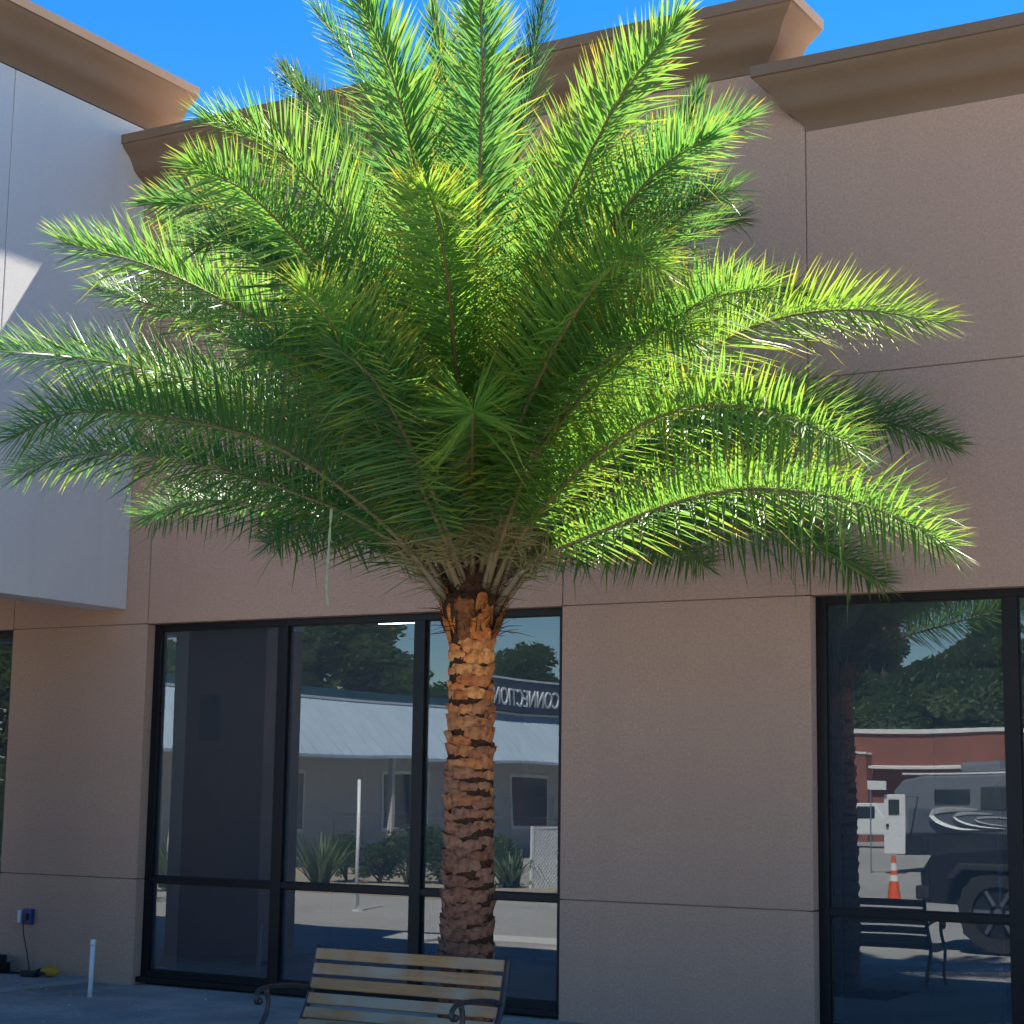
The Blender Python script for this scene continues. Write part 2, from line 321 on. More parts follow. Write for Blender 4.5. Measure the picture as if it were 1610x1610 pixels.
# windows
def window(x0, x1, mull, xr_extra=0, lo=.04):
    z0, z1 = lo, 3.412; yF = .108; W = bpy.data.objects.new('window', None); col.objects.link(W); W.parent = B; W.location = Vector(((x0+x1)/2, yF, z0))-BO
    edges = [x0]+list(mull)+[x1]; fw = .06
    def part(mb, n, mm, **k): return bp(mb, n, mm, W, **k)
    mb = MB(); mb.box(x0+.002, x0+.085, yF, yF+.11, z0, z1-.004); part(mb, 'frame', M['frame'], bevel=.003)
    mb = MB(); mb.box(x1-.085, x1-.002, yF, yF+.11, z0, z1-.004); part(mb, 'frame', M['frame'], bevel=.003)
    mb = MB(); mb.box(x0+.085, x1-.085, yF+.002, yF+.108, z1-.062, z1-.004); part(mb, 'frame', M['frame'], bevel=.003)
    mb = MB(); mb.box(x0+.085, x1-.085, yF-.004, yF+.108, z0, z0+.085); part(mb, 'sill', M['frame'], bevel=.003)
    mb = MB(); mb.box(x0+.002, x1-.002, yF-.07, yF-.006, z0-.02, z0+.028); part(mb, 'sill', M['frame'], bevel=.004)
    for q in mull: mb = MB(); mb.box(q-.057, q+.057, yF-.003, yF+.107, z0+.085, z1-.062); part(mb, 'mullion', M['frame'], bevel=.003)
    for k in range(len(edges)-1):
        a = edges[k]+(.085 if k == 0 else .057); b_ = edges[k+1]-(.085 if k == len(edges)-2 else .057)
        mb = MB(); mb.box(a, b_, yF+.004, yF+.1, .944, 1.0); part(mb, 'transom', M['frame'], bevel=.003)
        for (za, zb) in ((z0+.085, .944), (1.0, z1-.062)):
            g = MB(); yg = yF+.042
            for (p, q, r, s) in ((a, b_, za, za+.012), (a, b_, zb-.012, zb), (a, a+.012, za+.012, zb-.012), (b_-.012, b_, za+.012, zb-.012)): g.box(p+.0005, q-.0005, yg-.006, yg+.012, r+.0005, s-.0005)
            pane = MB(); pane.add([(a+.004, yg, za+.004), (b_-.004, yg, za+.004), (b_-.004, yg, zb-.004), (a+.004, yg, zb-.004)], [(0, 1, 2, 3)])
            part(pane, 'pane', M['glass']); part(g, 'gasket', M['gasket'])
    return W
window(-12.04, -7.447, (-10.475, -8.955))
window(-5.228, -.62, (-3.695, -2.16))
window(-18.43, -13.83, (-16.9, -15.36))
# white drywall returns just inside the windows
for x0, x1 in ((-12.04, -7.447), (-5.228, -.62), (-18.43, -13.83)):
    mb = MB(); mb.box(x0-.12, x0+.004, .222, .62, 0, 3.7); bp(mb, 'window_return', M['drywall']); mb = MB(); mb.box(x1-.004, x1+.12, .222, .62, 0, 3.7); bp(mb, 'window_return', M['drywall'])
    mb = MB(); mb.box(x0+.02, x0+.14, .224, .36, .02, .14); bp(mb, 'skirting', M['drywall'])
# interior shell
mb = MB(); mb.box(-22, 4, .21, 41, -.25, .015); bp(mb, 'interior_floor', M['carpet'])
mb = MB(); mb.box(-22, 4, .33, 41, 3.78, 3.95); bp(mb, 'interior_ceiling', M['drywall'])
mb = MB(); mb.box(-6.6, -6.45, .33, 40.9, .02, 3.77); bp(mb, 'interior_wall', M['taupe'])
mb = MB(); mb.box(-13.1, -12.95, .33, 8.9, .02, 3.77); bp(mb, 'interior_wall', M['taupe'])
mb = MB(); mb.box(-22, -6.61, 9.0, 9.2, .02, 3.77); bp(mb, 'interior_wall', M['taupe'])
mb = MB(); mb.box(-22, 4, 41, 41.2, -.2, 3.95); bp(mb, 'interior_wall', M['taupe'])
mb = MB(); mb.box(-22.2, -22.0, .0, 41.2, -.3, 7.3); bp(mb, 'side_wall', M['stucco'])
mb = MB(); mb.box(4.0, 4.2, .0, 41.2, -.3, 7.3); bp(mb, 'side_wall', M['stucco'])
mb = MB(); mb.box(-22, 4, 41.2, 41.4, -.3, 7.3); bp(mb, 'rear_wall', M['stucco'])

# ================================================================ entrance portico at the left
XW = -12.32
P0 = empty('entrance_portico', (-14, -4, 0), label='off-white stucco portico with a brown cornice overhanging the wall', cat='portico')
def pp(mb, n, m_, **k): o = mb.build(n, m_, P0, **k); o.location = -P0.location; return o
YF = -2.62; YB = .316
jy = -1.84
for ya, yb, nm in ((YF, jy-.006, 'stucco_panel'), (jy+.006, -.004, 'stucco_panel')):
    mb = MB(); mb.box(XW-.37, XW, ya, yb, 3.562, 8.46); pp(mb, nm, M['white'], bevel=.005)
mb = MB(); mb.box(XW-.3, XW-.007, jy-.05, jy+.05, 3.57, 8.4); pp(mb, 'joint_sealant', M['wjoint'])
mb = MB(); mb.box(XW-.37, XW, .004, YB, 7.72, 8.46); pp(mb, 'stucco_panel', M['white'])
mb = MB(); mb.box(-20, XW-.375, YF, YF+.37, 3.562, 8.46); pp(mb, 'stucco_panel', M['white'], bevel=.005)
mb = MB(); mb.box(-20, XW-.38, YF+.38, -.005, 5.6, 5.75); pp(mb, 'soffit', M['white'])
def path_por(k, o): return ((-20, YF-o), (XW+o, YF-o), (XW+o, YB))[k]
pp(sweep(path_por, pz(8.471), 3, .3), 'cornice', M['cornice'])
for (a, b_) in ((-13.6, XW-.01), (-20, -18.9)):
    mb = MB(); mb.box(a, b_, -2.6, -1.95, .025, 3.558 if a > -14 else 5.6); pp(mb, 'column', M['stucco'], bevel=.012)
mb = MB(); mb.box(-13.15, -12.92, -1.945, -1.85, 2.35, 2.85); pp(mb, 'wall_lantern', M['black'], bevel=.02)

# ================================================================ palm tree
palm = empty('palm_tree', (PX, PY, 0), label='large date palm with bright green feathery fronds and a rough orange-brown trunk', cat='palm tree')
PL = palm.location.copy()
def plp(mb, n, m_, parent=palm, **k):
    o = mb.build(n, m_, parent, **k); return o
CZ = 3.08
def trad(z):
    if z < .5: return .185
    if z < 2.5: return .185-.03*(z-.5)/2
    if z < 2.75: return .155
    return .155+.05*(z-2.75)/.3
mb = MB(); zz = [i*.08-.15 for i in range(42)]
mb.tube([(.012*math.sin(z*1.3), .01*math.cos(z), z) for z in zz], [trad(max(z, 0))-.018+random.uniform(-.006, .006) for z in zz], 22)
trunk = plp(mb, 'trunk', M['fibre'], smooth=True)
mb = MB()
mb.tube([(0, 0, 2.95), (0, 0, 3.08), (0, 0, 3.2), (.01, 0, 3.4), (.0, .01, 3.65), (0, 0, 3.9)], [.165, .165, .17, .16, .10, .02], 18)
plp(mb, 'crown_heart', M['fibre'], trunk, smooth=True)
mb = MB(); rf = random.Random(5)
for k in range(420):
    a = rf.uniform(0, 6.283); z = rf.uniform(2.86, 3.45); r = .15+.03*rf.random(); p = Vector((r*math.cos(a), r*math.sin(a), z)); d = Vector((math.cos(a)*rf.uniform(.2, 1.1), math.sin(a)*rf.uniform(.2, 1.1), rf.uniform(-.2, 1))).normalized()+Vector((rf.gauss(0, .3), rf.gauss(0, .3), 0)); l = rf.uniform(.05, .2)
    mb.tube([p, p+d*l*.5+Vector((0, 0, .01)), p+d*l], [.004, .003, .0008], 3, caps=False)
plp(mb, 'fibre_wisps', M['fibre'], trunk, kind='stuff')
# leaf boots: cut stubs of old fronds in a spiral, each its own piece
def boot_mesh(w, h, out, seed):
    r = random.Random(seed); mb = MB(); nu, rows = 7, []
    # rows bottom -> top: (z, radial offset, width factor)
    spec = [(0, -.012, .72), (.30, .006, .95), (.72, out*.72, 1.0), (.95, out, .93), (1.0, out*.93, .88), (.93, -.01, .74)]
    for z, o, wf in spec:
        row = []
        for i in range(nu):
            u = (i/(nu-1)-.5)*w*wf; e = 1-(2*i/(nu-1)-1)**2
            row.append((u + r.uniform(-.004, .004), o*(.45+.55*e) + r.uniform(-.004, .004), z*h + r.uniform(-.010, .010)*(1 if z > .5 else .4) - (1-e)*h*.16*(z > .5)))
        rows.append(row)
    vs = [p for r_ in rows for p in r_]; fs = []
    for k in range(len(rows)-1):
        for i in range(nu-1): fs.append((k*nu+i, k*nu+i+1, (k+1)*nu+i+1, (k+1)*nu+i))
    mb.add(vs, fs); return vs, fs
bvar = [boot_mesh(.19, .098, .024, s) for s in range(14)]
nrow = 34; per = 8; cnt = 0
for row in range(nrow):
    z = .05+row*(2.84/nrow)
    for k in range(per):
        a = 2*math.pi*(k+.5*(row % 2)+random.uniform(-.13, .13))/per+row*.11
        rr = trad(z)-.018; vs, fs = random.choice(bvar)
        sc = rr/.165; sw = random.uniform(.86, 1.22); shh = random.uniform(.85, 1.3); so_ = random.uniform(.65, 1.35)
        tilt = random.uniform(-.15, .15)
        pts = []
        for (u, o, zz_) in vs:
            zz2 = zz_*shh+u*tilt; u2 = u*sw*sc; th = a+u2/(rr+.01); q = rr+o*so_
            pts.append((q*math.cos(th)-rr*math.cos(a), q*math.sin(th)-rr*math.sin(a), zz2))
        mb = MB(); mb.add(pts, fs)
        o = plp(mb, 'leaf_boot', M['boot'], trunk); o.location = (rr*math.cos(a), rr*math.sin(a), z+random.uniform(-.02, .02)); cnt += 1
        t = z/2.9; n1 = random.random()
        fresh_glow = max(0, min(1, (t-.50)/.42+random.uniform(-.25, .25)))  # fresh-cut orange and sunlit glow towards the crown, put into the boot colour
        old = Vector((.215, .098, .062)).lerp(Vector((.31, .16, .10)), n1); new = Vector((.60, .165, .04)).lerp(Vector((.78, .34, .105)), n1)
        c_ = old.lerp(new, fresh_glow); o.color = (*c_, 1)
# upper boots flaring under the crown, fresh orange with sun glow put into the colour
for k in range(26):
    a = 2*math.pi*k/9+random.uniform(-.14, .14)+.3*(k//9); z = 2.82+.085*(k//9)+random.uniform(-.03, .03)
    vs, fs = random.choice(bvar); rr = .158+.012*(k//9); pts = []; sw = random.uniform(.36, .62); hh = random.uniform(1.1, 2.3); fl = random.uniform(.15, .5)
    for (u, o_, zz_) in vs:
        u2 = u*sw*(1-zz_*3.2*random.uniform(.5, 1)); th = a+u2/rr; q = rr+o_*.8+zz_*fl; pts.append((q*math.cos(th)-rr*math.cos(a), q*math.sin(th)-rr*math.sin(a), zz_*hh))
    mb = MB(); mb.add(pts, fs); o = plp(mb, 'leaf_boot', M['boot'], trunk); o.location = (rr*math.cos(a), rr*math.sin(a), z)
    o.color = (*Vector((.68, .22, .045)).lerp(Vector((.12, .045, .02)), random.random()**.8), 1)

D0 = (Vector((PX, PY, CZ))-CAM).dot(CW)
# each frond: picture points from base to tip (traced), sign and strength of its lean towards (+) or away from (-) the viewer, length in metres
FR = [
 ([(610,790),(420,640),(200,575),(0,550)], 1, 3.5), ([(600,820),(430,700),(250,655),(110,650),(20,690)], 1, 3.5),
 ([(600,840),(450,770),(280,725),(120,715),(25,745)], -1, 3.45), ([(620,850),(500,810),(380,790),(300,790),(225,815)], -1, 3.1),
 ([(620,740),(500,580),(380,490),(240,420),(100,382)], 1, 3.6), ([(660,700),(600,480),(520,330),(430,230),(325,190)], 1, 3.7),
 ([(680,640),(600,400),(540,240),(450,120)], -1, 3.9, .1), ([(690,600),(640,330),(580,140),(500,20)], -1, 4.1, .0),
 ([(700,600),(665,330),(620,130),(555,-20)], 1, 4.1, .3), ([(720,600),(712,350),(700,150),(680,20)], -1, 4.0, .1),
 ([(745,600),(752,350),(758,120),(755,-40)], 1, 4.1, .2), ([(770,600),(800,340),(835,120),(860,-20)], -1, 4.2, .0),
 ([(800,620),(870,380),(960,180),(1065,35)], 1, 4.1), ([(820,650),(900,480),(1010,310),(1100,220),(1168,190)], 1, 3.7),
 ([(830,680),(920,520),(1020,390),(1100,320),(1150,300)], 1, 3.5), ([(790,740),(850,590),(920,470),(990,400),(1035,425)], 1, 3.5, .95),
 ([(732,760,.15),(717,580,.38),(705,450,.58),(688,345,.80),(672,300,1)], 1, 3.5, 1.0), ([(743,830,.10),(742,755,.25),(742,695,.45),(743,655,.72),(745,648,1)], 1, 2.7, .8),
 ([(830,800),(950,665),(1080,570),(1210,505),(1340,487),(1472,505)], 1, 3.8, .85), ([(800,870),(880,770),(960,700),(1050,650),(1150,637),(1250,660),(1345,705)], 1, 3.6, .65),
 ([(830,890),(960,830),(1080,785),(1190,768),(1300,780),(1400,810),(1490,860)], 1, 3.7), ([(850,800),(1050,690),(1200,655),(1330,655),(1420,670),(1498,700)], -1, 4.2),
 ([(860,880),(1020,840),(1160,830),(1280,855),(1385,915)], -1, 3.6), ([(640,720),(540,530),(430,400),(330,330),(240,320)], -1, 3.6),
 ([(650,740),(590,620),(540,540),(500,480),(480,455)], 1, 3.4, .95), ([(690,800),(640,690),(590,600),(535,550)], 1, 2.8),
 ([(640,880),(560,840),(480,830),(420,855)], -1, 2.7), ([(800,900),(870,860),(960,840),(1040,850),(1110,890)], -1, 3.0),
 ([(820,620),(930,420),(1040,260),(1100,150)], -1, 4.2), ([(770,700),(800,500),(850,330),(900,180)], -1, 3.8, .2),
 ([(700,700),(640,520),(560,400),(500,330)], -1, 3.6, .2), ([(640,780),(500,680),(360,620),(240,600)], -1, 3.7),
 ([(860,820),(1000,740),(1120,700),(1240,715)], -1, 3.6), ([(850,760),(970,620),(1080,520),(1180,470),(1270,470)], -1, 3.9),
 ([(735,650),(740,480),(735,300),(730,180)], -1, 3.8, .2), 
 ([(630,700),(530,520),(440,430),(360,380),(310,390)], 1, 3.3), ([(660,780),(560,640),(460,560),(390,550)], 1, 3.0),
 ([(800,780),(880,650),(960,560),(1040,520),(1090,535)], 1, 3.1),
 ([(830,740),(930,610),(1030,520),(1120,470),(1200,455)], 1, 3.6, .5), ([(810,660),(890,470),(980,330),(1060,250),(1120,215)], 1, 3.8, .3),
 ([(650,730),(550,560),(450,450),(350,385),(262,352)], -1, 3.8, .3), ([(660,720),(580,520),(480,395),(385,300),(305,262)], 1, 3.9, .45),
 ([(640,760),(500,620),(360,530),(240,480),(150,455)], -1, 3.9, .3), ([(630,790),(480,690),(330,635),(190,622)], -1, 3.6, .4),
 ([(820,690),(920,530),(1020,420),(1110,355),(1165,345)], -1, 3.9, .4),
 ([(690,700),(660,520),(630,380),(600,260)], -1, 3.7), ([(800,700),(850,540),(900,400),(960,300)], -1, 3.7),
]
def interp(s, tab):
    for (a, va), (b, vb) in zip(tab, tab[1:]):
        if s <= b: return va+(vb-va)*(s-a)/(b-a)
    return tab[-1][1]
LEAFV = 0
def frond(pts, sg, L, seed, young_lit=None):
    rn = random.Random(seed); tfr = [p[2] if len(p) > 2 else None for p in pts]; pts = [p[:2] for p in pts]
    far = at_depth(*pts[-1], D0-sg*1.2)-Vector((PX, PY, CZ)); flat_ = Vector((far.x, far.y, 0)); low = max(0, min(1, 1.1-far.z/max(flat_.length, .3)))
    base = Vector((PX, PY, CZ+.10-.17*low+rn.uniform(-.03, .03)))+flat_.normalized()*(.05+.10*low)
    arc = [0]; pp_ = [(744, 925)]+pts
    for a, b in zip(pp_, pp_[1:]): arc.append(arc[-1]+math.hypot(a[0]-b[0], a[1]-b[1]))
    def curve(A):
        c = [base]
        for (x, y), s, tf in zip(pts, arc[1:], tfr):
            q = s/arc[-1]; c.append(at_depth(x, y, D0-A*((.75*q+.25*q*q) if tf is None else tf)))
        return catmull(c, 64)
    lo, hi = 0.0, 2.75
    for _ in range(18):
        mid = (lo+hi)/2; ln = curve(sg*mid)[1]
        if ln < L: lo = mid
        else: hi = mid
    C, ln = curve(sg*lo)
    N = len(C); up = Vector((0, 0, 1))
    tang = [(C[min(i+1, N-1)]-C[max(i-1, 0)]).normalized() for i in range(N)]
    # side vector: horizontal where possible, with a slow twist along the frond
    rad = (C[-1]-base); rad.z = 0
    if rad.length < .2: rad = Vector((CAM.x-PX, CAM.y-PY, 0))
    rad.normalize(); side0 = rad.cross(up).normalized(); tw = rn.uniform(-.5, .5)
    off = -PL
    rach = MB(); sl_ = [C[i]+off for i in range(0, N, 3)]+[C[-1]+off]
    rr = [interp(i/(len(sl_)-1), [(0, .034), (.03, .026), (.09, .019), (.4, .013), (.8, .0065), (1, .002)]) for i in range(len(sl_))]
    rach.tube(sl_, rr, 7, flat=.8)
    fo = rach.build('frond', M['rachis' if rn.random() < .8 else 'petiole'], palm, smooth=True)
    V, Fc, TIP, RND = [], [], [], []
    SV = MB()
    nl = int(104*ln)
    frollo = rn.uniform(-.5, .5); age = rn.random(); fcol = young_lit if young_lit is not None else rn.uniform(.05, .6)  # yellow-green of young sunlit fronds and cool sky sheen put into frond colour
    for sd in (-1, 1):
        for i in range(nl):
            s = .085+.915*((i+rn.uniform(0, .5))/nl)
            k = min(N-2, int(s*(N-1))); fr_ = s*(N-1)-k; p = C[k].lerp(C[k+1], min(fr_, 1)); t = tang[k].lerp(tang[k+1], min(fr_, 1)).normalized()
            sv = (side0 - t*side0.dot(t)).normalized(); nv = sv.cross(t).normalized()
            if nv.z < 0 and abs(t.z) < .9: nv = -nv
            ph = tw*s; sv, nv = sv*math.cos(ph)+nv*math.sin(ph), nv*math.cos(ph)-sv*math.sin(ph)
            if s < .18:      # spines low on the stalk
                if rn.random() < .2: continue
                al = R_(rn.uniform(35, 80)); be = R_(rn.uniform(-50, 70))
                d = (t*math.cos(al)+(sv*sd*math.cos(be)+nv*math.sin(be))*math.sin(al)).normalized(); l = rn.uniform(.10, .34)
                SV.tube([p+off, p+off+d*l*.5, p+off+d*l], [.0035, .0028, .0006], 4, caps=False); continue
            al = R_(interp(s, [(0, 74), (.3, 66), (.6, 57), (.85, 46), (.97, 32), (1, 12)])+rn.uniform(-5, 5))
            be = R_((-34, 22, -4, 50)[i % 4]+rn.gauss(0, 6))
            l = interp(s, [(0, .16), (.25, .38), (.4, .52), (.65, .54), (.85, .43), (1, .22)])*rn.uniform(.82, 1.12)
            d = (t*math.cos(al)+(sv*sd*math.cos(be)+nv*math.sin(be))*math.sin(al)).normalized()
            d = (d+up*(.30+.34*max(0, t.z) if math.sin(be) > -.2 else -.02+.3*max(0, t.z))*(1 if s > .3 else .5)).normalized()
            wv = d.cross(nv if abs(d.dot(nv)) < .9 else t).normalized(); ro = rn.gauss(frollo, .24); nn = wv.cross(d).normalized()
            wv = (wv*math.cos(ro)+nn*math.sin(ro)).normalized(); nn = wv.cross(d).normalized()
            w = .0076*rn.uniform(.7, 1.35)*(.75+.25*min(1, (1-s)*4)); dr = rn.uniform(.02, .12)*l; bend = nn*rn.uniform(-.03, .03)*l
            if rn.random() < .05: dr = rn.uniform(.25, .6)*l; bend = nn*rn.uniform(-.16, .16)*l
            b0 = len(V); rd = min(1, max(0, fcol+rn.uniform(-.3, .3))); yt = (rn.random() < .2+.35*age+(.4 if fcol > .8 else 0))*rn.uniform(.3, 1.0)
            for q, wf in ((0, .35), (.22, 1), (.62, .82)):
                cpt = p+d*l*q-up*dr*q*q+bend*math.sin(q*3); fold = nn*w*wf*.45
                V += [cpt+wv*w*wf+fold+off, cpt+off, cpt-wv*w*wf+fold+off]; tv = .0 if q < .5 else yt*.18
                TIP += [tv]*3; RND += [rd]*3
            V.append(p+d*l-up*dr+bend*.14+off); TIP.append(yt); RND.append(rd)
            for r_ in (0, 1):
                a = b0+r_*3; Fc += [(a, a+1, a+4, a+3), (a+1, a+2, a+5, a+4)]
            a = b0+6; Fc += [(a, a+1, a+3), (a+1, a+2, a+3)]
    me = bpy.data.meshes.new('leaflets'); me.from_pydata(V, [], Fc); me.materials.append(M['palm'])
    for nm, dat in (('tip', TIP), ('rnd', RND)):
        at = me.attributes.new(nm, 'FLOAT', 'POINT'); at.data.foreach_set('value', dat)
    lo_ = link('leaflets', me, None, fo); lo_['kind'] = 'stuff'
    if SV.v: s_ = SV.build('spines', M['spine'], fo); s_['kind'] = 'stuff'
for i, fr in enumerate(FR): frond(fr[0], fr[1], fr[2], 100+i, fr[3] if len(fr) > 3 else None)

# pale strap hanging out of the crown
mb = MB(); A_ = at_depth(521, 800, D0-.5); 
pth = [at_depth(x, y, D0-.5) for x, y in ((521, 800), (519, 830), (517, 860), (515, 890), (513, 925), (516, 952))]
pth, _ = catmull(pth, 22)
vs = []
for i, p in enumerate(pth):
    ww = .007+.0025*math.sin(i*1.3); off = CR*ww; th = CW*.004; vs += [p-off-th, p+off-th, p+off+th, p-off+th]
fs = [(0, 1, 2, 3)]
for i in range(len(pth)-1): fs += [(i*4+j, i*4+(j+1) % 4, i*4+4+(j+1) % 4, i*4+4+j) for j in range(4)]
fs.append(tuple(len(vs)-4+j for j in range(4))); mb.add(vs, fs)
M['strap'] = mat('pale_strap', (.27, .35, .24), .7, var=(.20, .27, .17), scale=30)
tag(mb.build('frond_strap', M['strap']), label='pale green strap hanging down from the palm fronds', cat='strap')

# ================================================================ bench
bench = empty('park_bench', (-6.385, -4.1, 0), label='wooden slatted park bench with black scrolled iron arms before the palm', cat='bench')
BX = bench.location.copy()
bw = 1.375; x0, x1 = -bw/2, bw/2
prof_b = [(.215, .822), (.196, .733), (.172, .644), (.140, .556), (.098, .470), (.045, .40)]      # backrest slat centres (y, z), facing -y
for i, (y, z) in enumerate(prof_b):
    ang = math.atan2(*((prof_b[max(i-1, 0)][0]-prof_b[min(i+1, 5)][0]), (prof_b[max(i-1, 0)][1]-prof_b[min(i+1, 5)][1])))
    mb = MB(); mb.box(x0, x1, -.0115, .0115, -.034, .034)
    o = mb.build('slat', M['slat'], bench, bevel=.004); o.location = (random.uniform(-.004, .004), y, z+random.uniform(-.002, .002)); o.rotation_euler = (-ang, random.uniform(-.0025, .0025), 0)
for i in range(6):
    mb = MB(); mb.box(x0, x1, -.03, .03, -.0115, .0115); o = mb.build('slat', M['slat'], bench, bevel=.004); o.location = (random.uniform(-.004, .004), -.03-i*.07, .375+.006*i+(.008 if i == 0 else 0)+(-.012 if i == 5 else 0)); o.rotation_euler = (R_(-3)+(R_(14) if i == 5 else 0), 0, 0)
for sx in (x0-.012, x1+.012):
    fr_ = bpy.data.objects.new('end_frame', None); col.objects.link(fr_); fr_.parent = bench
    def tb(name, pts, r, n=10, nseg=26, flat=1.0):
        c_, _ = catmull([(sx, y, z) for y, z in pts], nseg)
        if isinstance(r, tuple): r = [r[0]+(r[1]-r[0])*i/(nseg-1) for i in range(nseg)]
        mb = MB(); mb.tube(c_, r, n, flat=flat); return mb.build(name, M['iron'], fr_, smooth=True)
    tb('back_post', [(.262, 0), (.20, .16), (.10, .32), (.09, .42), (.15, .53), (.20, .66), (.236, .79), (.246, .875)], .019)
    tb('arm', [(.20, .60), (.08, .628), (-.10, .648), (-.26, .652), (-.345, .640), (-.385, .605), (-.378, .572), (-.350, .568)], .0155)
    mb = MB(); bmx = bmesh.new(); bmesh.ops.create_icosphere(bmx, subdivisions=2, radius=.024); me = bpy.data.meshes.new('scroll'); bmx.to_mesh(me); bmx.free(); me.shade_smooth(); link('scroll', me, M['iron'], fr_, (sx, -.348, .575))
    tb('front_leg', [(-.285, .65), (-.262, .58), (-.275, .50), (-.335, .42), (-.38, .36), (-.37, .25), (-.335, .14), (-.36, .05), (-.42, .004)], .017)
    tb('seat_rail', [(.10, .40), (.02, .365), (-.12, .355), (-.28, .362), (-.385, .375)], .016)
    tb('brace', [(.19, .19), (.08, .24), (-.1, .26), (-.25, .23), (-.36, .2)], .011)

# ================================================================ small things by the wall at the left
pipe = empty('pvc_pipe', (-11.6, -1.043, -.012), label='white plastic pipe standing up out of the paving', cat='pipe')
mb = MB(); mb.tube([(0, 0, -.05), (.006, 0, .2), (.012, 0, .47)], .0225, 16); mb.build('tube', M['pvc'], pipe, smooth=True)
mb = MB(); mb.tube([(.0117, 0, .455), (.0122, 0, .475), (.0128, 0, .505), (.0130, 0, .512)], [.027, .0275, .0275, .022], 16); mb.build('cap', M['pvc'], pipe, smooth=True)
ob = empty('outlet_box', (-13.40, 0, .565), label='blue outlet box on the tan wall under the portico', cat='outlet box')
mb = MB(); mb.box(-.055, .065, -.05, 0, -.075, .075); mb.build('box', M['bluebox'], ob, bevel=.008)
mb = MB(); mb.box(-.10, -.057, -.07, -.008, -.06, .06); mb.build('cover', M['pvc'], ob, bevel=.006)
mb = MB(); mb.box(-.02, .03, -.075, -.051, -.035, .03); mb.build('plug', M['black'], ob, bevel=.006)
c_, _ = catmull([(-13.405, -.07, .53), (-13.40, -.075, .42), (-13.37, -.05, .25), (-13.33, -.05, .10), (-13.30, -.07, .034), (-13.38, -.10, .031), (-13.55, -.09, .031), (-13.68, -.14, .031), (-13.58, -.20, .031), (-13.36, -.17, .031), (-13.2, -.12, .031), (-13.10, -.16, .031)], 90)
mb = MB(); mb.tube(c_, .006, 7); tag(mb.build('power_cord', M['black'], smooth=True), label='thin black power cord hanging from the blue outlet box', cat='cord')
dr = empty('cordless_drill', (-12.98, -.20, .025), R_(12), label='yellow and black power tool lying on the porch slab', cat='power tool')
mb = MB(); mb.tube([(-.02, 0, .052), (.01, 0, .056), (.07, 0, .056), (.13, 0, .052), (.16, 0, .046)], [.03, .048, .05, .042, .02], 14); mb.build('motor_housing', M['yellow'], dr, smooth=True)
mb = MB(); mb.tube([(-.03, 0, .05), (-.06, 0, .048), (-.10, 0, .046)], [.032, .028, .014], 12); mb.build('chuck', M['black'], dr, smooth=True)
mb = MB(); mb.box(-.20, -.03, -.10, -.02, .001, .06); mb.build('battery', M['black'], dr, bevel=.012)
mb = MB(); mb.tube([(.06, -.01, .05), (.0, -.05, .035), (-.06, -.06, .03)], [.024, .022, .026], 10, flat=.8); mb.build('handle', M['black'], dr, smooth=True)
tb_ = empty('tool_case', (-13.66, -.20, .025), R_(6), label='black tool case with a smaller box on top against the wall', cat='tool case')
mb = MB(); mb.box(-.22, .13, -.11, .11, 0, .10); mb.build('case', M['black'], tb_, bevel=.012)
mb = MB(); mb.box(-.2, .10, -.09, .09, .102, .17); mb.build('lid_box', M['rubber'], tb_, bevel=.012)
mb = MB(); mb.tube([(-.08, -.115, .06), (-.08, -.14, .06), (.03, -.14, .06), (.03, -.115, .06)], .008, 8); mb.build('handle', M['black'], tb_, smooth=True)

#PART2
# ================================================================ rooms behind the glass
def thing(name, loc, label, cat, rz=0, group=None): return empty(name, loc, rz, label=label, cat=cat, group=group)
pt = thing('office_partition', (-10.6, 4.0, .015), 'dark blue office partition inside the window left of the palm', 'partition')
for i in range(3): mb = MB(); mb.box(-2.0+i*1.34, -.68+i*1.34, -.03, .03, .06, 1.52); mb.build('panel', M['navy'], pt, bevel=.01)
mb = MB(); mb.box(-2.0, 2.0, -.035, .035, 1.521, 1.56); mb.build('cap_rail', M['black'], pt, bevel=.005)
for i in range(4): mb = MB(); mb.box(-2.02+i*1.34, -1.98+i*1.34, -.034, .034, 0, 1.52); mb.build('post', M['black'], pt)
ch = thing('office_chair', (-11.7, 5.2, .015), 'dark office chair behind the blue partition indoors', 'chair')
mb = MB(); mb.box(-.24, .24, -.05, .03, 1.25, 1.85); mb.build('backrest', M['black'], ch, bevel=.05)
mb = MB(); mb.box(-.25, .25, -.5, .0, .95, 1.05); mb.build('seat', M['black'], ch, bevel=.04)
mb = MB(); mb.tube([(0, -.2, 0), (0, -.2, .95)], .03, 8); mb.build('post', M['black'], ch); mb = MB(); mb.tube([(0, -.1, 1.0), (0, .06, 1.1), (0, .04, 1.5)], .025, 8); mb.build('spine', M['black'], ch)
mn = thing('computer_monitor', (-10.35, 4.6, .015), 'computer monitor on its desk behind the blue partition', 'monitor')
mb = MB(); mb.box(-.3, .3, -.03, .03, 1.38, 1.76); mb.build('screen', M['black'], mn, bevel=.01)
mb = MB(); mb.box(-.04, .04, -.02, .02, 1.2, 1.4); mb.build('stand', M['black'], mn); mb = MB(); mb.box(-.6, .6, -.35, .35, 1.15, 1.199); mb.build('desk_top', M['navy'], mn)
for sx in (-.55, .55): mb = MB(); mb.box(sx-.03, sx+.03, -.3, .3, 0, 1.149); mb.build('desk_leg', M['black'], mn)
pc = thing('picture_frame', (-10.95, 8.99, 2.9), 'dark framed picture on the taupe wall indoors', 'picture')
